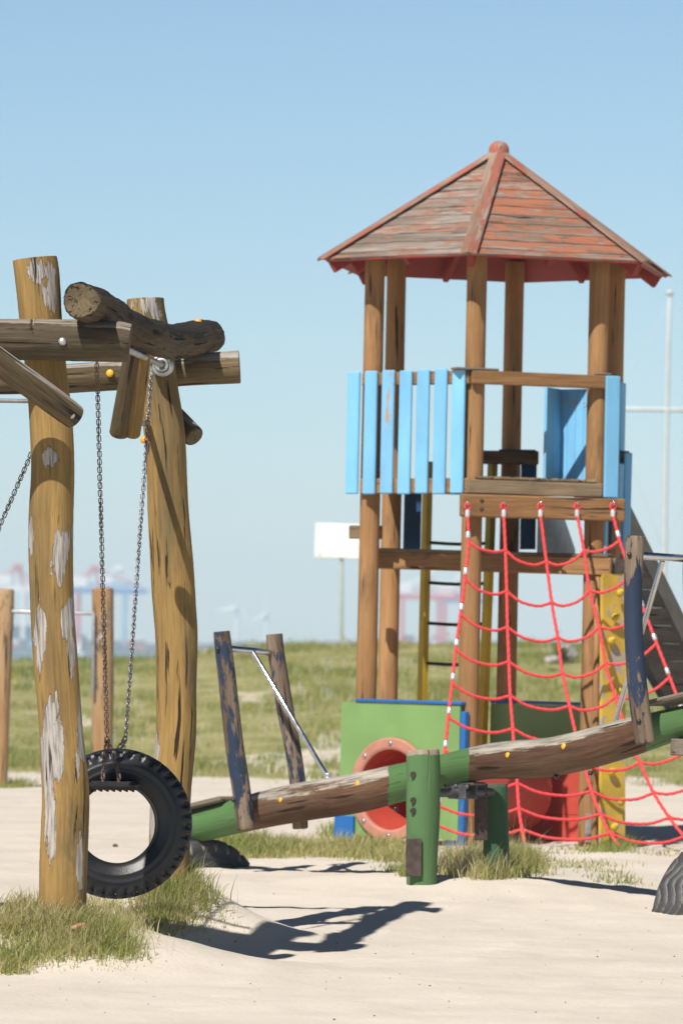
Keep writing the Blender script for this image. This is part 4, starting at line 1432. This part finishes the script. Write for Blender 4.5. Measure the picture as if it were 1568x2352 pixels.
rock(1303, 1500, 84, .32, .30, 1, 'rock', 'pale boulder on the grassy dike behind the net')
rock(1268, 1516, 82, .24, .13, 2, 'rock', 'small grey stone lying left of the pale boulder')
sb = at(1290, 1484, 83.5); rg = np.random.default_rng(12)
M_shrub = leafmat('shrub_leaves', [(.03, .06, .02), (.05, .085, .03), (.08, .11, .04)])
SHR = root('small_shrub', (sb.x, sb.y, tz(sb.x, sb.y)), 'small dark shrub standing beside the pale boulder on the dike', 'shrub')
mb = MB(); zb = tz(sb.x, sb.y)
for k in range(220):
    c = Vector((sb.x + rg.normal(0, .09), sb.y + rg.normal(0, .08), zb + abs(rg.normal(.16, .10))))
    a = Vector(rg.normal(0, 1, 3)).normalized(); u = a.orthogonal().normalized(); w_ = a.cross(u)
    mb.add([(c - u * .03)[:], (c + w_ * .014)[:], (c + u * .03)[:], (c - w_ * .014)[:]], [[0, 1, 2, 3]], None, [rg.random()] * 4, 0, False)
mb.build('leaves', M_shrub, SHR)
mb = MB()
for k in range(5):
    a = rg.uniform(-.07, .07, 2); tube(mb, [(sb.x, sb.y, zb - .05), (sb.x + a[0], sb.y + a[1], zb + .25)], [.008, .004], n=6, sub=1)
mb.build('stems', M_grey_plank, SHR)
g = ground_at(182, 2146)
o = rock(182, 2138, g.y, .085, .05, 3, 'brick_fragment', 'orange brick fragment in the grass before the peeling post', M_brick)
o['category'] = 'brick'; o.location.z = g.z + .005


# ------------------------------------------------------------------ grass
def blades(pos, hgt, wid, tone, lean=.45, seed=0, seg=3, wind=(0.25, 0)):
    """many curved grass blades as one array of vertices/faces"""
    rg = np.random.default_rng(seed); n = len(pos)
    az = rg.uniform(0, 2 * PI, n)
    dirv = np.stack([np.cos(az), np.sin(az), np.zeros(n)], -1)
    side = np.stack([-np.sin(az), np.cos(az), np.zeros(n)], -1)
    fa = rg.uniform(0, 2 * PI, n); side = np.stack([np.cos(fa), np.sin(fa) * .5, np.zeros(n)], -1)
    ln = rg.uniform(.1, 1, n) * lean
    rows = []
    for k in range(seg + 1):
        t = k / seg
        p = pos + np.array([0, 0, 1]) * (hgt * (t - .35 * ln * t * t))[:, None] + dirv * (hgt * ln * t * t)[:, None] + np.array([wind[0], wind[1], 0]) * (hgt * t * t * .5)[:, None]
        w = (wid * (1 - t) ** .7)[:, None]
        if k < seg: rows += [p - side * w / 2, p + side * w / 2]
        else: rows += [p]
    m = 2 * seg + 1
    V = np.stack(rows, 1).reshape(-1, 3)
    b = np.arange(n)[:, None] * m
    quads = [np.stack([b[:, 0] + 2 * k, b[:, 0] + 2 * k + 1, b[:, 0] + 2 * k + 3, b[:, 0] + 2 * k + 2], -1) for k in range(seg - 1)]
    tri = np.stack([b[:, 0] + 2 * seg - 2, b[:, 0] + 2 * seg - 1, b[:, 0] + 2 * seg], -1)
    return V, np.concatenate(quads), tri, np.repeat(tone, m)


def bulk(name, parts, mats, label, cat):
    """one mesh from raw arrays"""
    VV, Q, T, K = [], [], [], []; o = 0
    for V, q, t, k in parts:
        VV.append(V); Q.append(q + o); T.append(t + o); K.append(k); o += len(V)
    V = np.concatenate(VV); Q = np.concatenate(Q); T = np.concatenate(T); K = np.concatenate(K)
    me = bpy.data.meshes.new(name)
    me.vertices.add(len(V)); me.vertices.foreach_set('co', V.ravel())
    loops = np.concatenate([Q.ravel(), T.ravel()])
    me.loops.add(len(loops)); me.loops.foreach_set('vertex_index', loops)
    st = np.concatenate([np.arange(len(Q)) * 4, len(Q) * 4 + np.arange(len(T)) * 3])
    me.polygons.add(len(st)); me.polygons.foreach_set('loop_start', st)
    a = me.attributes.new('wear', 'FLOAT', 'POINT'); a.data.foreach_set('value', np.clip(K, 0, 1))
    me.update(calc_edges=True); me.materials.append(mats)
    ob = bpy.data.objects.new(name, me); COL.objects.link(ob)
    return tag(ob, label, cat, kind='stuff')


parts = []


def tuft_zone(poly_px, n, h, spread, tone, seed, wid=.0066, per=50, lean=.8, hv=.5):
    """clumps of grass rooted at points of the ground seen inside a quad of the photograph"""
    rg = np.random.default_rng(seed); pos = []; hs = []; tn = []
    (x0, y0), (x1, y1), (x2, y2), (x3, y3) = poly_px
    for _ in range(n):
        u, v = rg.random(2)
        x = (x0 * (1 - u) + x1 * u) * (1 - v) + (x3 * (1 - u) + x2 * u) * v
        y = (y0 * (1 - u) + y1 * u) * (1 - v) + (y3 * (1 - u) + y2 * u) * v
        g = ground_at(x, y)
        if g is None: continue
        hh = h * rg.uniform(1 - hv, 1 + hv * .6); tt = np.clip(rg.normal(tone, .16), 0, 1)
        k = int(per * rg.uniform(.6, 1.3))
        dx = rg.normal(0, spread, k); dy = rg.normal(0, spread, k)
        X = g.x + dx; Y = g.y + dy
        pos.append(np.stack([X, Y, terrain(X, Y) - .01], -1))
        hs.append(hh * rg.uniform(.45, 1.1, k)); tn.append(np.clip(tt + rg.normal(0, .16, k), 0, 1))
    if not pos: return
    pos = np.concatenate(pos); hs = np.concatenate(hs); tn = np.concatenate(tn)
    parts.append(blades(pos, hs, np.full(len(pos), wid) * rg.uniform(.6, 1.3, len(pos)), tn, lean, seed))


# mound round the front post
tuft_zone([(0, 2085), (190, 2075), (200, 2130), (0, 2150)], 60, .12, .06, .58, 1)
tuft_zone([(0, 2140), (210, 2120), (300, 2185), (0, 2215)], 70, .09, .06, .50, 2)
tuft_zone([(175, 2130), (270, 2120), (320, 2195), (215, 2200)], 36, .12, .05, .34, 3, lean=.7)
tuft_zone([(0, 2190), (60, 2190), (50, 2240), (0, 2245)], 14, .10, .05, .35, 4)
tuft_zone([(60, 2200), (300, 2180), (310, 2225), (150, 2235)], 16, .06, .05, .5, 5, per=14)
tuft_zone([(190, 2085), (360, 2075), (400, 2130), (210, 2140)], 50, .09, .06, .68, 6)
tuft_zone([(330, 2020), (450, 2005), (490, 2090), (350, 2110)], 56, .15, .06, .50, 7, lean=.7)
tuft_zone([(400, 2085), (490, 2095), (520, 2130), (400, 2130)], 22, .07, .05, .55, 8, per=16)
tuft_zone([(430, 2100), (560, 2120), (560, 2140), (430, 2140)], 7, .04, .04, .6, 9, per=8)
tuft_zone([(20, 2090), (300, 2100), (310, 2190), (10, 2200)], 40, .20, .08, .80, 29, wid=.0035, lean=1.0, per=6)
tuft_zone([(340, 2020), (480, 2030), (500, 2110), (340, 2110)], 26, .26, .07, .80, 30, wid=.0035, lean=1.1, per=6)
tuft_zone([(0, 2070), (330, 2090), (420, 2140), (0, 2235)], 60, .045, .10, .75, 31, wid=.005, lean=1.3, per=14)
# strip under the seesaw and tuft at the pivot
tuft_zone([(500, 1945), (660, 1935), (700, 1968), (500, 1975)], 110, .11, .08, .42, 10, wid=.0085, hv=.7)
tuft_zone([(500, 1950), (620, 1940), (640, 1965), (510, 1975)], 40, .15, .06, .25, 28, wid=.0085, lean=.9)
tuft_zone([(640, 1945), (800, 1935), (800, 1968), (640, 1972)], 80, .10, .09, .58, 11, wid=.0085, hv=.7)
tuft_zone([(780, 1945), (935, 1935), (935, 1985), (800, 1972)], 90, .12, .09, .52, 12, wid=.0085, hv=.7)
tuft_zone([(505, 1938), (580, 1932), (600, 1958), (515, 1965)], 40, .16, .06, .28, 32, wid=.0085, lean=.9)
tuft_zone([(880, 1985), (940, 1985), (940, 2005), (900, 2005)], 8, .08, .05, .35, 13, wid=.0085)
tuft_zone([(1014, 1985), (1130, 1985), (1160, 2018), (1018, 2012)], 55, .22, .07, .66, 14, wid=.0075, lean=.9, per=42)
tuft_zone([(1010, 1985), (1210, 1975), (1225, 2004), (1015, 2014)], 26, .42, .07, .88, 25, wid=.0035, lean=.55, per=9)
tuft_zone([(1050, 1995), (1180, 1995), (1190, 2020), (1060, 2018)], 46, .20, .06, .55, 24, wid=.0085, lean=.9, per=42)
tuft_zone([(1080, 1990), (1225, 1985), (1250, 2006), (1100, 2022)], 60, .13, .05, .36, 26, wid=.0085, lean=1.0, per=34)
tuft_zone([(985, 2000), (1260, 1995), (1290, 2012), (985, 2022)], 34, .06, .08, .5, 27, wid=.0085, lean=1.0, per=16)
tuft_zone([(1110, 1975), (1205, 1970), (1225, 1998), (1120, 2008)], 70, .18, .06, .42, 15, wid=.0085)
tuft_zone([(930, 2005), (970, 2005), (970, 2018), (930, 2018)], 5, .07, .03, .3, 16, wid=.0085)
tuft_zone([(1225, 1975), (1420, 1985), (1440, 2010), (1260, 1995)], 26, .07, .07, .42, 17, wid=.0085, per=16)
tuft_zone([(1360, 2010), (1480, 2020), (1480, 2040), (1380, 2035)], 13, .07, .06, .38, 18, wid=.0085, per=16)
tuft_zone([(1365, 1935), (1440, 1935), (1440, 1958), (1365, 1958)], 26, .12, .06, .22, 19, wid=.007)
tuft_zone([(1225, 1950), (1370, 1945), (1370, 1962), (1225, 1962)], 16, .06, .06, .45, 20, wid=.0085, per=16)
tuft_zone([(1440, 1950), (1568, 1955), (1568, 1968), (1440, 1965)], 10, .06, .06, .4, 21, wid=.0085, per=12)
tuft_zone([(755, 1900), (790, 1895), (790, 1925), (755, 1930)], 12, .13, .06, .25, 22, wid=.007)
tuft_zone([(0, 1800), (45, 1800), (45, 1812), (0, 1812)], 16, .12, .09, .3, 23, wid=.009)
bulk('grass', parts, M_grass, 'rough green and straw tufts on the sand mounds', 'grass')

# dike turf
rg = np.random.default_rng(55)
n = 150000
X = rg.uniform(-9, 10.5, n); Y = rg.uniform(52, 99, n)
X = X * (Y / 75)
cl = fbm(X * 1.3, Y * .6, 61, 4)
keep = rg.random(n) < np.clip(cover(X, Y) * (.35 + 1.3 * sstep(.35, .65, cl)), 0, 1)
X, Y, cl = X[keep], Y[keep], cl[keep]
hg = (.05 + .13 * sstep(.4, .75, cl)) * rg.uniform(.5, 1.35, len(X))
tone = np.clip(.62 - .85 * (cl - .35) + .35 * (fbm(X * .5, Y * .3, 77) - .5) * 2 + rg.normal(0, .14, len(X)), 0, 1)
bulk('dike_grass', [blades(np.stack([X, Y, terrain(X, Y) - .01], -1), hg, rg.uniform(.010, .022, len(X)), tone, .6, 66, seg=2)], M_meadow,
     'mixed green and dry grass covering the dike', 'grass')
# wildflowers
n = 1500
X = rg.uniform(-9, 9, n); Y = rg.uniform(66, 94, n)
cl = fbm(X * .8, Y * .3, 91, 3); k = (rg.random(n) < .10 + .9 * sstep(.55, .68, cl)); X, Y = X[k], Y[k]
n = len(X); r = rg.uniform(.012, .024, n); tone = np.where(rg.random(n) < .2, rg.uniform(0, .3, n), rg.uniform(.7, 1, n))
Z = terrain(X, Y) + rg.uniform(.08, .2, n)
Vf = []
for k in range(6):
    a = k * PI / 3
    Vf.append(np.stack([X + r * math.cos(a), Y - r * .5 * math.sin(a), Z + r * .8 * math.sin(a)], -1))
stem = [np.stack([X - .004, Y + .01, Z], -1), np.stack([X + .004, Y + .01, Z], -1), np.stack([X, Y + .02, Z - .2], -1)]
V = np.stack(Vf + stem, 1).reshape(-1, 3); b = np.arange(n) * 9
q = np.concatenate([np.stack([b, b + 1, b + 2, b + 3], -1), np.stack([b, b + 3, b + 4, b + 5], -1)])
t = np.stack([b + 6, b + 7, b + 8], -1)
bulk('wildflowers', [(V, q, t, np.repeat(tone, 9))], M_flower, 'scattered white and yellow flowers in the dike grass', 'flowers')

# pebbles and bits on the sand
M_peb = plain('pebble', (.12, .095, .075), .9, var=.5, scale=30)
mb = MB(); rg = random.Random(5)
for _ in range(110):
    g = ground_at(rg.uniform(-60, 1620), rg.uniform(2040, 2345))
    if g is None: continue
    r = rg.choice([.003, .003, .004, .004, .006])
    ball(mb, g + Vector((0, 0, r * .3)), r, (rg.uniform(-.3, .3), rg.uniform(-.3, .3), 1), rg.uniform(.4, .8), n=7, m=4)
for _ in range(60):
    g = ground_at(rg.uniform(450, 760), rg.uniform(1800, 1940))
    if g: ball(mb, g, rg.choice([.006, .009]), (0, 0, 1), .6, n=7, m=4)
g = ground_at(265, 1946); ball(mb, g + Vector((0, 0, .01)), .02, (0, 0, 1), .7, n=8, m=5)
o = mb.build('pebbles', M_peb); tag(o, 'tiny dark pebbles and bits scattered on the sand', 'pebbles', kind='stuff')

# ------------------------------------------------------------------ far harbour
M_cr_red = plain('crane_red', (.55, .06, .07), .5, var=.1, scale=.1)
M_cr_blue = plain('crane_blue', (.05, .17, .45), .5, var=.1, scale=.1)
M_cr_white = plain('crane_white', (.75, .74, .74), .5, var=.1, scale=.1)
M_cr_lt = plain('crane_light_blue', (.18, .42, .60), .5, var=.1, scale=.1)
M_ct = [plain('container_' + n_, c_, .6, var=.15, scale=.2) for n_, c_ in
        (('red', (.42, .09, .07)), ('blue', (.07, .16, .38)), ('white', (.6, .6, .6)), ('teal', (.09, .32, .40)), ('orange', (.5, .2, .06)), ('dark', (.06, .07, .09)))]


def wx(px, Y): return at(px, 1480, Y).x


def crane(px, Y, h, span, boomL, boomR, legm, boomm, topm, label, depth=16):
    x = wx(px, Y); g = -.6
    T = root('gantry_crane', (x, Y, g), label, 'crane', 'container cranes on the far shore')
    for s in (-1, 1):
        mb = MB()
        for yy in (-depth / 2, depth / 2):
            box(mb, (x + s * span / 2, Y + yy, g + h / 2), (1, 0, 0), (0, 1, 0), (0, 0, 1), 2.2, 2.0, h, bev=.1)
        box(mb, (x + s * span / 2, Y, g + h * .35), (1, 0, 0), (0, 1, 0), (0, 0, 1), 1.6, depth - 2.1, 1.8, bev=.1)
        mb.build('leg', legm, T)
    mb = MB(); box(mb, (x + (boomR - boomL) / 2, Y, g + h + 1.6), (1, 0, 0), (0, 1, 0), (0, 0, 1), boomL + boomR, 5, 3, bev=.2)
    box(mb, (x + (boomR - boomL) / 2, Y, g + h + 5.2), (1, 0, 0), (0, 1, 0), (0, 0, 1), (boomL + boomR) * .8, 1.0, 1.0, bev=.1)
    mb.build('boom', boomm, T)
    mb = MB()
    tube(mb, [(x + span / 2, Y, g + h + 3), (x + span * .2, Y, g + h + 15)], .9, n=8, sub=1)
    tube(mb, [(x - span / 2, Y, g + h + 3), (x + span * .2, Y, g + h + 15)], .7, n=8, sub=1)
    tube(mb, [(x + span * .2, Y, g + h + 15), (x + boomR * .9, Y, g + h + 4)], .45, n=8, sub=1)
    tube(mb, [(x + span * .2, Y, g + h + 15), (x - boomL * .85, Y, g + h + 4)], .45, n=8, sub=1)
    box(mb, (x + span * .2, Y, g + h + 14.5), (1, 0, 0), (0, 1, 0), (0, 0, 1), 5, 4, 3.2, bev=.2)
    mb.build('mast_frame', topm, T)
    mb = MB(); box(mb, (x - span * .45, Y, g + h + 6.3), (1, 0, 0), (0, 1, 0), (0, 0, 1), 9, 6, 6, bev=.3); mb.build('machine_house', M_cr_white, T)
    return T


crane(205, 3010, 32, 13, 16, 32, M_cr_red, M_cr_blue, M_cr_red, 'red and blue crane seen beside the thin bar behind the tire chains')
crane(262, 3060, 33, 12, 22, 20, M_cr_lt, M_cr_lt, M_cr_white, 'light blue crane partly behind the right hand bar post', depth=14)
crane(30, 3050, 33, 12, 18, 12, M_cr_white, M_cr_white, M_cr_red, 'white crane at the left edge of the far shore', depth=14)
crane(965, 3010, 31, 21, 22, 26, M_cr_red, M_cr_red, M_cr_white, 'red crane framed by the tower ladder')
crane(1045, 3070, 30, 13, 12, 22, M_cr_red, M_cr_blue, M_cr_white, 'red crane with blue boom behind the right ladder rail')


def stack(px0, px1, Y, hz, seed, label):
    rg = random.Random(seed); x0, x1 = wx(px0, Y), wx(px1, Y); g = -.5
    mb = MB(); x = x0
    while x + 6 < x1 + 1:
        k = rg.randint(max(1, hz - 2), hz)
        for i in range(k):
            box(mb, (x + 3, Y, g + 1.3 + i * 2.62), (1, 0, 0), (0, 1, 0), (0, 0, 1), 5.9, 2.4, 2.58, bev=.03, mi=rg.choice([0, 0, 1, 2, 2, 3, 4, 5]))
        x += 6.1
    single(mb, 'container_stack', M_ct, ((x0 + x1) / 2, Y, g), label, 'container stack', 'container stacks on the far shore')


stack(20, 70, 3030, 4, 1, 'container stack at the left edge seen below the bar')
stack(176, 212, 3025, 5, 2, 'container stack under the red crane left of the bar post')
stack(262, 345, 3025, 3, 3, 'container stack between bar post and golden post')
stack(880, 922, 3028, 3, 4, 'container stack right of the tower posts')
stack(928, 962, 3022, 4, 5, 'container stack just left of the ladder')
stack(990, 1045, 3025, 4, 6, 'container stack seen through the ladder rungs')
# low warehouse left
mb = MB(); c = (wx(45, 3080), 3080, 6); box(mb, c, (1, 0, 0), (0, 1, 0), (0, 0, 1), 34, 20, 13, bev=.4)
o = single(mb, 'warehouse', M_cr_lt, (c[0], c[1], -.5), 'pale blue warehouse on the far shore at left edge', 'warehouse')


def turbine(px, py, Y, tip, a0, label):
    c = at(px, py, Y); sc = Y / F
    T = root('wind_turbine', (c.x, Y, -2), label, 'wind turbine', 'wind turbines on the horizon')
    mb = MB(); tube(mb, [(c.x, Y, -3.5), (c.x, Y, c.z * .5), (c.x, Y, c.z)], [1.9, 1.5, .95], n=14, sub=3); mb.build('tower', M_cr_white, T)
    mb = MB(); box(mb, (c.x, Y, c.z), (1, 0, 0), (0, 1, 0), (0, 0, 1), 2.2, 6, 2.2, bev=.5); ball(mb, (c.x, Y - 4, c.z), 1.4, (0, -1, 0), 1.2); mb.build('nacelle', M_cr_white, T)
    L = tip * sc
    for k in range(3):
        a = math.radians(a0 + 120 * k); d = Vector((math.sin(a), 0, math.cos(a))); s = Vector((math.cos(a), .25, -math.sin(a)))
        h_ = Vector((c.x, Y - 4, c.z)); mb = MB()
        prism(mb, [h_ + d * 1 - s * .6, h_ + d * L * .2 - s * 1.4, h_ + d * L - s * .2, h_ + d * L + s * .2, h_ + d * L * .2 + s * .8, h_ + d * 1 + s * .6], (0, 1, 0), .8)
        mb.build('blade', M_cr_white, T)


turbine(544, 1393, 4000, 52, 18, 'taller wind turbine just right of the golden post')
turbine(612, 1406, 4350, 42, -4, 'shorter wind turbine right of the taller one')
# sailing boat
YS = 2350; c = at(183, 1507, YS)
BT = root('sailboat', (c.x, YS, -3), 'small white sailboat on the water left of the bar post', 'sailboat')
mb = MB(); prism(mb, [(c.x - 2.6, YS, -2), (c.x - 2.1, YS, -3.2), (c.x + 2.0, YS, -3.2), (c.x + 3.0, YS, -1.9)], (0, 1, 0), 1.6); mb.build('hull', M_cr_white, BT)
mb = MB(); prism(mb, [(c.x + .3, YS, -1.2), (c.x - 2.2, YS, -1.2), (c.x + .2, YS, 4.6)], (0, 1, 0), .08); mb.build('sail', M_white, BT)
mb = MB(); tube(mb, [(c.x + .35, YS, -2), (c.x + .35, YS, 5)], .08, n=8, sub=1); mb.build('mast', M_polew, BT)

# ------------------------------------------------------------------ haze
HAZE = True
if HAZE:
    mb = MB()
    x0, x1, y0, y1, z0, z1 = -9300, 9300, -60, 4700, -8, 80
    zmin = float(GZ.min()) - 1.0
    V = [(x0, y0, zmin), (x1, y0, zmin), (x1, y1, zmin), (x0, y1, zmin), (x0, y0, z1), (x1, y0, z1), (x1, y1, z1), (x0, y1, z1)]
    mb.add(V, [[0, 3, 2, 1], [4, 5, 6, 7], [0, 1, 5, 4], [1, 2, 6, 5], [2, 3, 7, 6], [3, 0, 4, 7]], smooth=False)
    hm = bpy.data.materials.new('haze_air'); hm.use_nodes = True; nt = hm.node_tree; nt.nodes.clear()
    out = nt.nodes.new('ShaderNodeOutputMaterial'); pv_ = nt.nodes.new('ShaderNodeVolumePrincipled')
    pv_.inputs['Color'].default_value = (.72, .89, 1.0, 1); pv_.inputs['Density'].default_value = .00024
    pv_.inputs['Anisotropy'].default_value = -.35
    nt.links.new(pv_.outputs[0], out.inputs['Volume'])
    hz = mb.build('haze', hm); tag(hz, 'thin sea haze over the harbour', 'haze', kind='stuff')

# ------------------------------------------------------------------ light
SKY0, SKY1, SKY2 = (1.12, 1.33, 1.68), (1.07, 1.27, 1.47), (.90, 1.0, 1.15)
AZ, EL = math.radians(26), math.radians(49)
world = bpy.data.worlds.new('World'); S.world = world; world.use_nodes = True
nt = world.node_tree
bg = nt.nodes.get('Background') or nt.nodes.new('ShaderNodeBackground')
sky = nt.nodes.new('ShaderNodeTexSky'); sky.sky_type = 'NISHITA'; sky.sun_disc = False
sky.sun_elevation = EL; sky.sun_rotation = PI + AZ
sky.air_density = 1.0; sky.dust_density = 0.3; sky.ozone_density = 1.5; sky.altitude = 0
# dome dimmed overhead to cut fill light, low band kept bright
tcw = nt.nodes.new('ShaderNodeTexCoord'); sxyz = nt.nodes.new('ShaderNodeSeparateXYZ')
lk(nt, tcw.outputs['Generated'], sxyz.inputs[0])
rmp = nt.nodes.new('ShaderNodeValToRGB'); rmp.color_ramp.interpolation = 'EASE'
e = rmp.color_ramp.elements
e[0].position = 0.0; e[0].color = (*SKY0, 1)
e[1].position = .60; e[1].color = (.32, .34, .40, 1)
k = e.new(.10); k.color = (*SKY1, 1)
k = e.new(.24); k.color = (*SKY2, 1)
lk(nt, sxyz.outputs[2], rmp.inputs[0])
mulc = mixc(nt, 1.0, sky.outputs[0], rmp.outputs[0], 'MULTIPLY')
nt.links.new(mulc, bg.inputs[0]); bg.inputs[1].default_value = .06
sd = bpy.data.lights.new('sun', 'SUN'); sd.energy = 5.0; sd.angle = math.radians(.53); sd.color = (1, .955, .89)
so = bpy.data.objects.new('sun', sd); COL.objects.link(so)
so.rotation_mode = 'QUATERNION'
so.rotation_quaternion = Vector((math.sin(AZ) * math.cos(EL), math.cos(AZ) * math.cos(EL), -math.sin(EL))).to_track_quat('-Z', 'Y')
so.location = (-10, -10, 30)
S.view_settings.view_transform = 'Standard'; S.view_settings.look = 'None'
S.view_settings.exposure = 0.32; S.view_settings.gamma = 1
S.view_settings.use_curve_mapping = False
S.cycles.volume_bounces = 0
S.cycles.max_bounces = 8
